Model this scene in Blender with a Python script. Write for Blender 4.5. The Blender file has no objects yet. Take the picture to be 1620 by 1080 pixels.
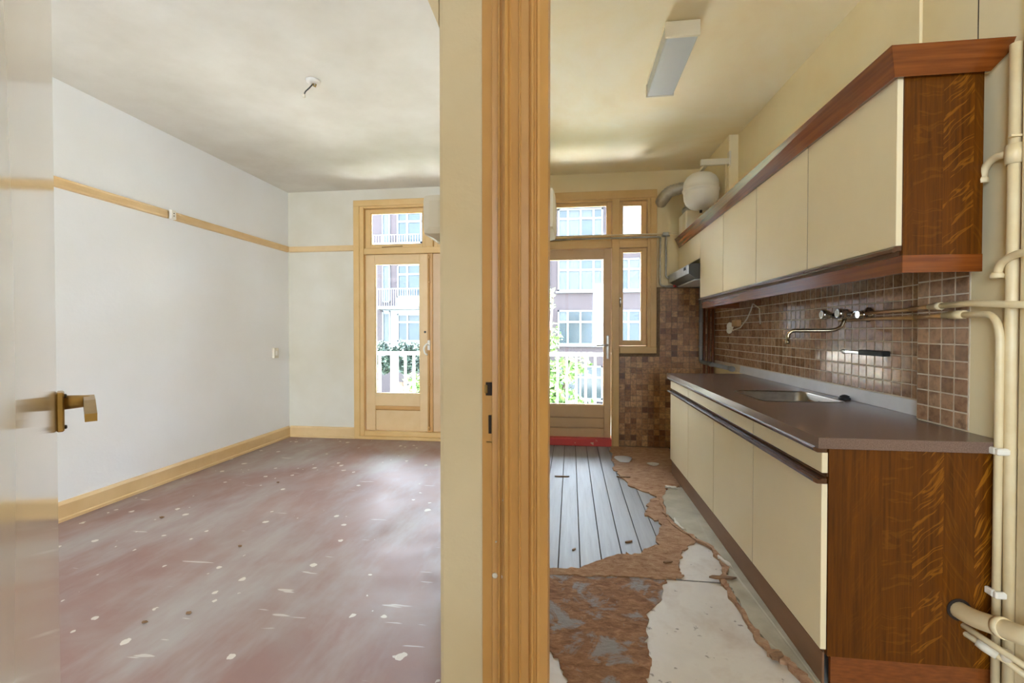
import bpy, bmesh, math, random
from mathutils import Vector, Matrix
random.seed(7)
S = bpy.context.scene
COL = S.collection
PI = math.pi

# ------------------------------------------------------------------ camera
cd = bpy.data.cameras.new('camera'); cam = bpy.data.objects.new('camera', cd); COL.objects.link(cam)
cd.sensor_width = 36.0; cd.lens = 36.0*730/1620
cd.shift_y = -4.8/1620; cd.clip_start = 0.02
cam.location = (0, 0, 1.2)
cam.rotation_euler = (PI/2-math.radians(0.8), 0, math.radians(7.26))
S.camera = cam

# ------------------------------------------------------------------ sky, sun, exposure
w = bpy.data.worlds.new('sky'); S.world = w; w.use_nodes = True
bg = w.node_tree.nodes['Background']
bg.inputs[0].default_value = (0.77, 0.89, 1.06, 1); bg.inputs[1].default_value = 9.0
sd = bpy.data.lights.new('sun', 'SUN'); sun = bpy.data.objects.new('sun', sd); COL.objects.link(sun)
sd.energy = 110.0; sd.angle = math.radians(0.6); sd.color = (1, .98, .97)
sun.rotation_euler = Vector((0.72, -0.06, -0.62)).to_track_quat('-Z', 'Y').to_euler()
S.view_settings.view_transform = 'Standard'; S.view_settings.look = 'None'
S.view_settings.gamma = 1.0; S.view_settings.use_curve_mapping = False
S.view_settings.exposure = 1.55
try:
    S.cycles.use_denoising = True
    S.cycles.max_bounces = 10; S.cycles.diffuse_bounces = 7; S.cycles.glossy_bounces = 4
    S.cycles.transparent_max_bounces = 16
    S.cycles.sample_clamp_indirect = 12.0
except Exception:
    pass

# daylight portals in the openings of the rooms (they only guide the sky's rays)
def portal(x, y, z, sx, sz, facing):
    l = bpy.data.lights.new('window_portal', 'AREA'); l.shape = 'RECTANGLE'; l.size = sx; l.size_y = sz
    l.cycles.is_portal = True
    o = bpy.data.objects.new('window_portal', l); COL.objects.link(o); o.location = (x, y, z)
    o.rotation_euler = (PI/2 if facing > 0 else -PI/2, 0, 0) if facing > 0 else (-PI/2, 0, 0)
    return o
portal(-1.545, 5.20, 1.31, 1.50, 2.55, -1)
portal(0.24, 5.20, 1.31, 1.14, 2.55, -1)
portal(-1.8, -2.88, 1.68, 2.4, 1.85, 1)
portal(0.825, -2.88, 1.68, .55, 1.85, 1)

# ------------------------------------------------------------------ materials
def lin(h):
    h = h.lstrip('#'); v = [int(h[i:i+2], 16)/255 for i in (0, 2, 4)]
    return tuple((c/12.92 if c <= .04045 else ((c+.055)/1.055)**2.4) for c in v)+(1,)
class NM:
    def __init__(s, name):
        s.m = bpy.data.materials.new(name); s.m.use_nodes = True
        s.n = s.m.node_tree.nodes; s.l = s.m.node_tree.links
        s.b = s.n['Principled BSDF']; s.out = s.n['Material Output']
    def add(s, t, **k):
        x = s.n.new(t)
        for a, v in k.items(): setattr(x, a, v)
        return x
    def link(s, a, b): s.l.new(a, b)
    def coord(s, stretch=(1, 1, 1), rot=(0, 0, 0), which='Object', off=None):
        tc = s.add('ShaderNodeTexCoord'); mp = s.add('ShaderNodeMapping')
        mp.inputs['Scale'].default_value = stretch; mp.inputs['Rotation'].default_value = rot
        if off: mp.inputs['Location'].default_value = off
        s.link(tc.outputs[which], mp.inputs['Vector']); return mp.outputs[0]
    def noise(s, vec, scale, detail=4, rough=.55, dist=0):
        x = s.add('ShaderNodeTexNoise'); x.inputs['Scale'].default_value = scale
        x.inputs['Detail'].default_value = detail; x.inputs['Roughness'].default_value = rough
        x.inputs['Distortion'].default_value = dist; s.link(vec, x.inputs['Vector']); return x.outputs['Fac']
    def ramp(s, fac, stops, interp='LINEAR'):
        r = s.add('ShaderNodeValToRGB'); e = r.color_ramp.elements; r.color_ramp.interpolation = interp
        while len(e) > 1: e.remove(e[-1])
        e[0].position = stops[0][0]; e[0].color = stops[0][1]
        for p, c in stops[1:]:
            q = e.new(p); q.color = c
        s.link(fac, r.inputs[0]); return r.outputs[0]
    def mix(s, fac, a, b, mode='MIX'):
        x = s.add('ShaderNodeMix', data_type='RGBA', blend_type=mode)
        for inp, v in ((x.inputs[0], fac), (x.inputs[6], a), (x.inputs[7], b)):
            if isinstance(v, (int, float)): inp.default_value = v
            elif isinstance(v, tuple): inp.default_value = v
            else: s.link(v, inp)
        return x.outputs[2]
    def math(s, op, a, b=0.0):
        x = s.add('ShaderNodeMath', operation=op)
        for inp, v in ((x.inputs[0], a), (x.inputs[1], b)):
            if isinstance(v, (int, float)): inp.default_value = v
            else: s.link(v, inp)
        return x.outputs[0]
    def bump(s, h, strength=.2, dist=.01):
        x = s.add('ShaderNodeBump'); x.inputs['Strength'].default_value = strength; x.inputs['Distance'].default_value = dist
        s.link(h, x.inputs['Height']); s.link(x.outputs[0], s.b.inputs['Normal'])
    def set(s, color=None, rough=.6, metal=0, spec=.5):
        if color is not None:
            if isinstance(color, tuple): s.b.inputs['Base Color'].default_value = color
            else: s.link(color, s.b.inputs['Base Color'])
        if isinstance(rough, (int, float)): s.b.inputs['Roughness'].default_value = rough
        else: s.link(rough, s.b.inputs['Roughness'])
        s.b.inputs['Metallic'].default_value = metal
        s.b.inputs['Specular IOR Level'].default_value = spec
        return s.m
BW = ((0, 0, 0, 1), (1, 1, 1, 1))
def paint(name, c1, c2=None, scale=2.0, rough=.6, bump=.0, bscale=60, metal=0, spec=.5, stretch=(1, 1, 1), detail=4, lo=.35, hi=.68):
    n = NM(name); v = n.coord(stretch)
    col = n.ramp(n.noise(v, scale, detail), [(lo, lin(c1)), (hi, lin(c2 or c1))]) if c2 else lin(c1)
    if bump: n.bump(n.noise(v, bscale, 3), bump, .004)
    return n.set(col, rough, metal, spec)

M = {}
M['wall_white'] = paint('wall_white', '#f0f0f0', '#eceae6', 1.1, .75, .25, 35)
M['wall_cream'] = paint('wall_cream', '#dcd5c4', '#d0c6ae', 1.3, .75, .25, 35)
M['wall_kitchen'] = paint('wall_kitchen', '#f0e1ba', '#e8d3a2', 1.2, .6, .2, 30)
M['ceil_white'] = paint('ceil_white', '#e2ddd2', '#d6cfc1', 2.2, .85, .9, 7)
n = NM('ceil_kitchen'); v = n.coord()
c = n.ramp(n.noise(v, .9, 5, .6, .4), [(.3, lin('#fbf3dd')), (.55, lin('#f6e5bd')), (.75, lin('#ecd09a'))])
n.bump(n.noise(v, 9, 4), .4, .004); M['ceil_kitchen'] = n.set(c, .6)
M['plaster'] = paint('plaster', '#dccba9', '#d2be98', 3, .8, .25, 40)
M['ochre'] = paint('ochre_gloss_shaded', '#cb9a5a', '#c28f4d', 4, .38, .08, 60)  # the one ochre paint, darkened in colour for the shaded post
M['ochre_lit'] = paint('ochre_paint_lit', '#e0c08e', '#d8b580', 4, .38, .06, 60)  # lighter copy of the same ochre, daylight put into the colour
M['ochre_frame_lit'] = paint('ochre_frame_paint_lit', '#dcb679', '#d3aa6a', 4, .38, .06, 60)  # same ochre again, lightened for the frames lit by the windows
M['beige_door'] = paint('beige_door_paint', '#d2b084', '#caa678', 4, .4, .05, 60)
n = NM('red_sill_paint'); v = n.coord((1, 1, 1)); f = n.noise(v, 6, 5, .6)
c = n.mix(n.ramp(f, [(.66, BW[0]), (.68, BW[1])]), lin('#cf4a45'), lin('#d8b59a')); M['red'] = n.set(c, .5)
M['gloss_door'] = paint('gloss_door_paint', '#e4dccb', '#e0d6c2', 1.5, .09, .012, 14)
M['white_gloss'] = paint('white_enamel', '#efe9dc', '#e8e1d2', 4, .3)
M['cream_plastic'] = paint('cream_plastic', '#e2d8c2', '#ddd2ba', 6, .4)
M['cream_pipe'] = paint('cream_pipe_paint', '#e6d4ac', '#dcc596', 9, .42, .1, 50)
M['copper'] = paint('painted_copper', '#b98a55', '#c49a66', 20, .35, metal=.3)
M['grey_pvc'] = paint('grey_plastic', '#96938f', '#85827e', 10, .45)
M['galv'] = paint('galvanised_pipe', '#b8b4a8', '#9d988c', 18, .35, metal=.7)
M['laminate_front'] = paint('cream_laminate', '#efdfba', '#ead8b0', 2, .42)
M['edge_cream'] = paint('cream_edge', '#e0cf9f', '#dcc994', 4, .5)
n = NM('dark_worktop'); v = n.coord(); f = n.noise(v, 260, 2); c = n.ramp(f, [(.3, lin('#6b5347')), (.7, lin('#7d6456'))])
M['worktop'] = n.set(c, .27)
M['plinth'] = paint('plinth_brown', '#8d6647', '#7d5838', 8, .5, stretch=(1, .2, 1))
def oak(name, base, dark, light, bands=11.0, axis='X', rough=.38):
    n = NM(name); tc = n.add('ShaderNodeTexCoord'); sx = n.add('ShaderNodeSeparateXYZ'); n.link(tc.outputs['Object'], sx.inputs[0])
    a = sx.outputs[axis]
    bnd = n.math('FLOOR', n.math('MULTIPLY', a, bands)); wn = n.add('ShaderNodeTexWhiteNoise', noise_dimensions='1D'); n.link(bnd, wn.inputs['W'])
    st = (60, 60, 2.2)
    g = n.coord(st); grain = n.noise(g, 1.6, 6, .65)
    cb = n.add('ShaderNodeCombineXYZ'); n.link(n.math('ADD', a, n.math('MULTIPLY', wn.outputs['Value'], 9.0)), cb.inputs[0])
    n.link(sx.outputs['Y' if axis == 'X' else 'X'], cb.inputs[1])
    wn2 = n.add('ShaderNodeTexWhiteNoise', noise_dimensions='1D'); n.link(n.math('ADD', bnd, 17.3), wn2.inputs['W'])
    wob = n.noise(n.coord((4, 4, 4)), 1.5, 2)
    zz = n.math('ADD', n.math('ADD', sx.outputs['Z'], n.math('MULTIPLY', a, n.math('MULTIPLY', n.math('SUBTRACT', wn2.outputs['Value'], .5), 4.0))), n.math('MULTIPLY', wob, .12))
    n.link(zz, cb.inputs[2])
    mp = n.add('ShaderNodeMapping'); mp.inputs['Scale'].default_value = (7, 7, 34); n.link(cb.outputs[0], mp.inputs[0])
    fl = n.noise(mp.outputs[0], 1.3, 2, .5, .5)
    ray = n.ramp(fl, [(.555, BW[0]), (.60, BW[1]), (.62, BW[1]), (.67, BW[0])])
    c0 = n.ramp(grain, [(.3, lin(dark)), (.7, lin(base))])
    c1 = n.mix(n.math('MULTIPLY', ray, n.math('MULTIPLY', wn.outputs['Value'], .8)), c0, lin(light))
    c2 = n.mix(.35, c1, n.ramp(wn.outputs['Value'], [(0, lin(dark)), (1, lin(base))]), 'MULTIPLY')
    return n.set(n.mix(.55, c1, c2), rough, 0, .25)
M['oak'] = oak('oak_veneer', '#784103', '#4e2802', '#ae6f1a')
M['oak_red'] = paint('red_brown_wood', '#86491c', '#6c3612', 3, .33, stretch=(8, 1, 40))
M['oak_red_y'] = paint('red_brown_wood_long', '#8a4a1c', '#703812', 3, .18, stretch=(1.5, .8, 34))
M['grip'] = paint('brown_grip_rail', '#5e3b22', '#4b2c17', 6, .25, stretch=(20, .8, 20))
M['chrome'] = NM('chrome').set(lin('#c9c6c0'), .12, 1.0)
M['bronze_chrome'] = NM('worn_chrome').set(lin('#a89a80'), .2, 1.0)
M['steel'] = paint('brushed_steel', '#b3aca0', '#a59d90', 30, .32, metal=1.0, stretch=(1, 20, 1))
M['alu'] = paint('aluminium', '#c3c3c3', '#b2b2b2', 20, .35, metal=.9)
M['flex'] = paint('flexible_aluminium', '#d6d0c2', '#c4bdae', 30, .35, metal=.45)
M['strip'] = paint('upstand_strip', '#d7d7da', '#cfcfd2', 10, .35)
M['brass'] = paint('dull_brass', '#b99a62', '#a98a54', 30, .3, metal=.9)
M['black'] = NM('black_rubber').set(lin('#1b1917'), .5)
M['dark'] = NM('dark_hole').set(lin('#2a1c10'), .8)
M['dark_grey'] = NM('dark_grey_metal').set(lin('#4a463f'), .45, .2)
M['grout'] = paint('grout', '#d8cab4', '#c9b89f', 40, .8)
M['grout_dark'] = paint('brown_grout', '#8d7357', '#7d6448', 40, .8)
def tile_mat(name, stops, rough, island=False):
    n = NM(name); v = n.add('ShaderNodeNewGeometry').outputs['Position']
    if island:
        r = n.add('ShaderNodeNewGeometry').outputs['Random Per Island']
    else:
        r = n.add('ShaderNodeObjectInfo').outputs['Random']
    base = n.ramp(r, stops)
    mot = n.noise(v, 38, 4, .6)
    c = n.mix(n.ramp(mot, [(.42, BW[0]), (.7, (.6, .6, .6, 1))]), base, lin('#4c3526'))
    n.bump(n.noise(v, 22, 2), .12, .004)
    return n.set(c, rough, 0, .6)
TS = [(0, lin('#a37a5b')), (.3, lin('#bb9472')), (.6, lin('#aa8262')), (.85, lin('#906a4c')), (1, lin('#c4a07e'))]
M['tile'] = tile_mat('brown_glazed_tile', TS, .11)
M['tile_i'] = tile_mat('brown_glazed_tile_field', TS, .11, True)
TF = [(0, lin('#9a683c')), (.35, lin('#ba8a58')), (.6, lin('#cda06c')), (.8, lin('#a57444')), (1, lin('#744a26'))]
M['tile_far'] = tile_mat('brown_matt_tile_field', TF, .35, True)
# left floor: worn red-brown linoleum with grey wear and paint spots
n = NM('worn_linoleum'); v = n.coord()
base = n.ramp(n.noise(v, .9, 6, .6, .5), [(.3, lin('#84635a')), (.46, lin('#906f65')), (.6, lin('#978279')), (.75, lin('#a4968f'))])
v2 = n.coord((1, .35, 1), (0, 0, .5)); wear = n.ramp(n.noise(v2, 2.6, 5, .65), [(.46, BW[0]), (.70, (.8, .8, .8, 1))])
c = n.mix(wear, base, lin('#a59c95'))
wv = n.coord((1, 1, .001)); dn = n.add('ShaderNodeTexNoise'); dn.inputs['Scale'].default_value = 30; n.link(wv, dn.inputs['Vector'])
dv = n.add('ShaderNodeVectorMath', operation='MULTIPLY_ADD'); n.link(dn.outputs['Color'], dv.inputs[0]); dv.inputs[1].default_value = (.03, .03, 0); n.link(wv, dv.inputs[2])
for vsc, pw, am in ((5.0, 7.0, .13), (15.0, 9.0, .30), (9.0, 8.0, .2)):
    vo = n.add('ShaderNodeTexVoronoi'); vo.inputs['Scale'].default_value = vsc; vo.inputs['Randomness'].default_value = 1; n.link(dv.outputs[0], vo.inputs['Vector'])
    wnz = n.add('ShaderNodeSeparateColor'); n.link(vo.outputs['Color'], wnz.inputs[0])
    spot = n.math('LESS_THAN', vo.outputs['Distance'], n.math('MULTIPLY', n.math('POWER', wnz.outputs[0], pw), am))
    c = n.mix(n.math('MULTIPLY', spot, .75), c, lin('#ded5c6'))
vs = n.coord((9, 60, 1), (0, 0, .55)); sc = n.ramp(n.noise(vs, .35, 2), [(.70, BW[0]), (.72, (.55, .55, .55, 1))])
c = n.mix(sc, c, lin('#d9d0c4'))
fine = n.noise(n.coord(), 170, 2); n.bump(fine, .12, .002)
M['lino'] = n.set(c, n.ramp(n.noise(v, 3, 4), [(.3, (.42, .42, .42, 1)), (.7, (.6, .6, .6, 1))]))
# kitchen floor
n = NM('whitewashed_board'); oi = n.add('ShaderNodeObjectInfo'); v = n.coord((14, .9, 1))
g = n.ramp(n.noise(v, 2.2, 6, .6), [(.3, lin('#969290')), (.6, lin('#86827f')), (.75, lin('#756e68'))])
c = n.mix(n.math('MULTIPLY', oi.outputs['Random'], .25), g, lin('#a5a2a0'))
d = n.ramp(n.noise(n.coord((9, 9, 1)), 5, 3), [(.68, BW[0]), (.72, (.7, .7, .7, 1))])
M['board'] = n.set(n.mix(d, c, lin('#5e5248')), .5)
n = NM('grey_hardboard'); v = n.coord(); c = n.ramp(n.noise(v, 2.2, 6, .65, .3), [(.3, lin('#c3b9ad')), (.5, lin('#cfc6bb')), (.72, lin('#b09a86'))])
d = n.ramp(n.noise(n.coord((1, 1, 1)), 22, 3), [(.655, BW[0]), (.70, (.75, .75, .75, 1))])
M['hardboard'] = n.set(n.mix(d, c, lin('#6e6055')), .45)
n = NM('brown_felt'); v = n.coord(); c = n.ramp(n.noise(n.coord((1, 2, 1)), 15, 9, .75, .6), [(.28, lin('#75503a')), (.42, lin('#a87e60')), (.58, lin('#bd9878')), (.75, lin('#d6b898'))])
n.bump(n.noise(n.coord((1, 2.2, 1)), 42, 6, .7), .9, .012); M['felt'] = n.set(c, .95, 0, .2)
n = NM('felt_residue'); v = n.coord(); f = n.noise(v, 6.5, 7, .65, .6)
br = n.ramp(n.noise(n.coord((1, 2, 1)), 18, 9, .75, .6), [(.28, lin('#65432e')), (.5, lin('#9c7152')), (.72, lin('#c69a76'))])
c = n.mix(n.ramp(f, [(.50, BW[0]), (.57, BW[1])]), br, lin('#978e8a')); n.bump(n.noise(n.coord((1, 2.2, 1)), 36, 6, .7), .9, .012)
M['residue'] = n.set(c, n.ramp(f, [(.5, (.9, .9, .9, 1)), (.58, (.35, .35, .35, 1))]), 0, .4)
M['vinyl'] = paint('grey_green_vinyl', '#b8ad94', '#9a8f76', 5, .6, .3, 30, detail=6)
M['felt_pale'] = paint('pale_torn_backing', '#ddd6c8', '#cfc5b3', 12, .8)
M['chip'] = paint('splinter_wood', '#8f6a45', '#6a4b30', 30, .8)
M['subfloor'] = paint('subfloor_shadow_gap', '#4a3a2c', '#3a2c20', 9, .9)
# glass
n = NM('window_glass'); tr = n.add('ShaderNodeBsdfTransparent'); gl = n.add('ShaderNodeBsdfGlossy'); gl.inputs['Roughness'].default_value = .03
fr = n.add('ShaderNodeFresnel'); fr.inputs['IOR'].default_value = 1.45; mx = n.add('ShaderNodeMixShader')
tr.inputs[0].default_value = (.96, .98, .98, 1)
n.link(fr.outputs[0], mx.inputs[0]); n.link(tr.outputs[0], mx.inputs[1]); n.link(gl.outputs[0], mx.inputs[2]); n.link(mx.outputs[0], n.out.inputs[0])
M['glass'] = n.m
n = NM('lamp_diffuser'); M['diffuser'] = n.set(lin('#dcdfe0'), .25); n.b.inputs['Transmission Weight'].default_value = .15
# exterior
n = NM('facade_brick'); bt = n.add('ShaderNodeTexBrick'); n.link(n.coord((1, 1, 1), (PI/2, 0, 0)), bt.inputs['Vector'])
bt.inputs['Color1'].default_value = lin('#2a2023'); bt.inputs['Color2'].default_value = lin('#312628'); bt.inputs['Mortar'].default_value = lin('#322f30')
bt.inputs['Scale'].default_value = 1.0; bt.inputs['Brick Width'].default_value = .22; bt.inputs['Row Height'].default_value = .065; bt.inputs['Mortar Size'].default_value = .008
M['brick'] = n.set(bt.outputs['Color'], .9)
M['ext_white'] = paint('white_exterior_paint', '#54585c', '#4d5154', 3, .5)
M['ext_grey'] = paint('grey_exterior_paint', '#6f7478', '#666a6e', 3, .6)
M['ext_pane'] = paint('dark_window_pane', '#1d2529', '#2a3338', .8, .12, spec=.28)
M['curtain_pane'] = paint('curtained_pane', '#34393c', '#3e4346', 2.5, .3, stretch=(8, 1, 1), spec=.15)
M['rail_white'] = paint('white_railing_paint', '#e6e6e4', '#dededc', 6, .5)
M['concrete'] = paint('balcony_concrete', '#bfbebb', '#b0afac', 4, .9)
M['leaf'] = paint('green_leaf', '#3f5a24', '#567232', 3, .55)
M['leaf_dark'] = paint('dark_green_leaf', '#14241a', '#1d3024', 3, .6)
M['bark'] = paint('bark', '#5c4a3a', '#46382c', 12, .9)
M['paving'] = paint('bounce_paving', '#c6c5c2', '#b8b7b4', 1, .95)  # kept pale so the unseen yard throws sunlight indoors
M['lawn'] = paint('lawn', '#2f3a20', '#3a4428', 1, .95)

# ------------------------------------------------------------------ builders
W = {}   # world base point of every object built
class B:
    def __init__(s): s.bm = bmesh.new()
    def box(s, x0, x1, y0, y1, z0, z1, bev=0):
        vs = [s.bm.verts.new((x, y, z)) for z in (min(z0, z1), max(z0, z1)) for y in (min(y0, y1), max(y0, y1)) for x in (min(x0, x1), max(x0, x1))]
        fs = [s.bm.faces.new([vs[i] for i in q]) for q in ((0, 2, 3, 1), (4, 5, 7, 6), (0, 1, 5, 4), (2, 6, 7, 3), (0, 4, 6, 2), (1, 3, 7, 5))]
        if bev:
            ed = list({e for f in fs for e in f.edges})
            bmesh.ops.bevel(s.bm, geom=ed, offset=bev, segments=2 if bev > .004 else 1, affect='EDGES', profile=.6)
        return s
    def prism(s, poly, axis, a, b):
        """poly: 2-D outline in the two other axes; extruded from a to b along axis"""
        def P(p, t): return {'X': (t, p[0], p[1]), 'Y': (p[0], t, p[1]), 'Z': (p[0], p[1], t)}[axis]
        A = [s.bm.verts.new(P(p, a)) for p in poly]; Bv = [s.bm.verts.new(P(p, b)) for p in poly]
        k = len(poly)
        for i in range(k): s.bm.faces.new((A[i], A[(i+1) % k], Bv[(i+1) % k], Bv[i]))
        for ring in (A, Bv):
            f = s.bm.faces.new(ring)
            if k > 4: bmesh.ops.triangulate(s.bm, faces=[f])
        return s
    def tube(s, pts, r, seg=10, cap=True):
        pts = [Vector(p) for p in pts]; rings = []
        rs = r if isinstance(r, (list, tuple)) else [r]*len(pts)
        up = None
        for i, p in enumerate(pts):
            t = ((pts[min(i+1, len(pts)-1)]-pts[i]).normalized()+(pts[i]-pts[max(i-1, 0)]).normalized())
            t = t.normalized() if t.length > 1e-6 else Vector((0, 0, 1))
            if up is None:
                up = t.orthogonal().normalized()
            else:
                up = (up-t*up.dot(t)); up = up.normalized() if up.length > 1e-6 else t.orthogonal().normalized()
            q = t.cross(up)
            rings.append([s.bm.verts.new(p+(up*math.cos(2*PI*k/seg)+q*math.sin(2*PI*k/seg))*rs[i]) for k in range(seg)])
        for a, b in zip(rings, rings[1:]):
            for k in range(seg):
                f = s.bm.faces.new((a[k], a[(k+1) % seg], b[(k+1) % seg], b[k])); f.smooth = True
        if cap:
            s.bm.faces.new(rings[0][::-1]); s.bm.faces.new(rings[-1])
        return s
    def lathe(s, prof, c, axis='Z', seg=20):
        """prof: (radius, height) pairs around a line through c"""
        c = Vector(c); ax = {'X': Vector((1, 0, 0)), 'Y': Vector((0, 1, 0)), 'Z': Vector((0, 0, 1))}[axis] if isinstance(axis, str) else Vector(axis).normalized()
        u = ax.orthogonal().normalized(); v = ax.cross(u); rings = []
        for r, h in prof:
            rings.append([s.bm.verts.new(c+ax*h+(u*math.cos(2*PI*k/seg)+v*math.sin(2*PI*k/seg))*max(r, 1e-4)) for k in range(seg)])
        for a, b in zip(rings, rings[1:]):
            for k in range(seg):
                f = s.bm.faces.new((a[k], a[(k+1) % seg], b[(k+1) % seg], b[k])); f.smooth = True
        s.bm.faces.new(rings[0][::-1]); s.bm.faces.new(rings[-1])
        return s
    def frame(s, x0, x1, z0, z1, gx0, gx1, gz0, gz1, y0, y1, bev=0):
        s.box(x0, gx0, y0, y1, z0, z1, bev); s.box(gx1, x1, y0, y1, z0, z1, bev)
        s.box(gx0, gx1, y0, y1, gz1, z1, bev); s.box(gx0, gx1, y0, y1, z0, gz0, bev); return s
def arc(p0, p1, p2, k=6):
    """points of a rounded corner p0-p1-p2 (quadratic)"""
    p0, p1, p2 = map(Vector, (p0, p1, p2))
    return [tuple(p0*(1-t)**2+p1*2*t*(1-t)+p2*t*t) for t in [i/k for i in range(k+1)]]
def bend(pts, r=.04, k=5):
    out = [pts[0]]
    for a, b, c in zip(pts, pts[1:], pts[2:]):
        a, b, c = map(Vector, (a, b, c)); d1 = (a-b); d2 = (c-b)
        q = min(r, d1.length*.49, d2.length*.49)
        out += arc(b+d1.normalized()*q, b, b+d2.normalized()*q, k)
    out.append(pts[-1]); return out
def props(o, label=None, cat=None, group=None, kind=None):
    if label: o['label'] = label
    if cat: o['category'] = cat
    if group: o['group'] = group
    if kind: o['kind'] = kind
    return o
def mk(name, b, mat, parent=None, label=None, cat=None, group=None, kind=None, smooth=None):
    bm = b.bm if isinstance(b, B) else b
    bmesh.ops.recalc_face_normals(bm, faces=bm.faces)
    xs = [v.co for v in bm.verts]
    lo = Vector([min(c[i] for c in xs) for i in range(3)]); hi = Vector([max(c[i] for c in xs) for i in range(3)])
    base = Vector(((lo.x+hi.x)/2, (lo.y+hi.y)/2, lo.z))
    bmesh.ops.translate(bm, verts=bm.verts, vec=-base)
    me = bpy.data.meshes.new(name); bm.to_mesh(me); bm.free()
    me.materials.append(M[mat] if isinstance(mat, str) else mat)
    o = bpy.data.objects.new(name, me); COL.objects.link(o); W[o] = base
    if parent is not None:
        o.parent = parent; o.location = base-W[parent]
    else: o.location = base
    return props(o, label, cat, group, kind)
def thing(name, loc, label, cat, group=None, kind=None):
    o = bpy.data.objects.new(name, None); COL.objects.link(o); o.empty_display_size = .05
    o.location = loc; W[o] = Vector(loc)
    return props(o, label, cat, group, kind)
def copy_at(src, parent, pos):
    o = src.copy(); COL.objects.link(o); o.parent = parent; o.location = Vector(pos)-(W[parent] if parent else Vector()); W[o] = Vector(pos); return o

# ------------------------------------------------------------------ the shell
YF = 4.93; XL = -3.21; XT = 1.45; XP = 1.385; ZL = 2.79; ZK = 2.87; YB = -2.9
b = B(); b.box(XL-.2, -.25, YB-.2, 5.21, -.15, 0); mk('floor_living', b, 'lino', label='worn red-brown linoleum floor of the left room, spattered with paint', cat='floor', kind='structure')
fk = thing('floor_kitchen', (.6, 2.5, -.15), 'kitchen floor of bare boards and grey hardboard sheets', 'floor', kind='structure')
b = B(); b.box(-.25, 1.85, YB-.2, 5.21, -.15, -.012); mk('subfloor', b, 'subfloor', fk)
b = B(); b.box(XL-.2, -.25, YB-.2, 5.21, ZL, ZL+.25); mk('ceiling_living', b, 'ceil_white', label='off-white plaster ceiling of the left room', cat='ceiling', kind='structure')
b = B(); b.prism([(YB-.2, 2.79), (2.45, 2.79), (5.21, 2.868), (5.21, 3.04), (YB-.2, 3.04)], 'X', -.25, 1.85); mk('ceiling_kitchen', b, 'ceil_kitchen', label='yellowed kitchen ceiling above the strip lamp', cat='ceiling', kind='structure')
b = B(); b.box(XL-.2, XL, YB-.2, 5.21, -.15, 2.95); mk('wall_left', b, 'wall_white', label='long white wall at the far left under the ochre picture rail', cat='wall', kind='structure')
# far wall with its two openings
wf = thing('wall_far', (-1, 5.07, 0), 'window wall at the far end of both rooms', 'wall', kind='structure')
b = B(); b.box(XL, -2.36, YF, 5.21, 0, ZL); b.box(-2.36, -.73, YF, 5.21, 2.62, ZL); b.box(-.73, -.54, YF, 5.21, 0, ZL)
mk('living_wall_face', b, 'wall_cream', wf)
b = B(); b.box(-.54, -.40, YF, 5.21, 0, 3.0); b.box(-.40, .84, YF, 5.21, 2.62, 3.0); b.box(.47, .84, YF, 5.21, 0, 1.02); b.box(.84, XT+.3, YF, 5.21, 0, 3.0)
mk('kitchen_wall_face', b, 'wall_kitchen', wf)
# partition between the rooms
wp = thing('wall_partition', (-.3, 2.4, 0), 'partition wall behind the ochre door post', 'wall', kind='structure')
b = B(); b.box(-.254, -.11, .872, 2.15, 0, 3.0, .008); mk('near_stretch', b, 'plaster', wp, label='plastered wall end with a soft rounded edge')
b = B(); b.box(-.60, -.47, 2.10, YF, 0, 3.0); b.box(-.60, -.11, 2.10, 2.2, 0, 3.0); mk('far_stretch', b, 'wall_cream', wp)
b = B(); b.box(-.254, -.14, -.25, .0, 0, 3.0); b.box(-.254, -.11, .0, .872, 2.14, 3.0); mk('doorway_surround', b, 'plaster', wp)
b = B(); b.prism([(-.254, 1.79), (-.254, 2.14), (-.40, 2.14)], 'Y', .872, .98); mk('bracket', b, 'plaster', wp)
# right-hand wall
wr = thing('wall_right', (XT+.15, 2.5, 0), 'kitchen wall on the right, tiled above the worktop and cream above the cabinets', 'wall', kind='structure')
b = B(); b.box(XT, XT+.3, 2.045, 5.21, 0, 1.75); b.box(1.375, XT+.3, 2.045, 5.21, 1.75, 3.0); mk('wall_face', b, 'wall_kitchen', wr)
b = B(); b.box(XP, XT+.3, YB, 2.045, 0, 3.0, .004); pier = mk('chimney_pier', b, 'wall_kitchen', wr)
b = B(); b.box(XP-.0012, XP+.002, 1.785, 1.788, 2.13, 2.79); mk('crack', b, 'dark', wr)
b = B(); b.box(1.30, 1.405, 4.05, YF, 2.13, 3.0, .01); mk('flue_chase', b, 'wall_kitchen', wr)
b = B(); b.box(1.362, 1.40, 1.33, 1.60, 0, 3.0, .004); mk('cover_board', b, 'cream_pipe', wr)
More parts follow.
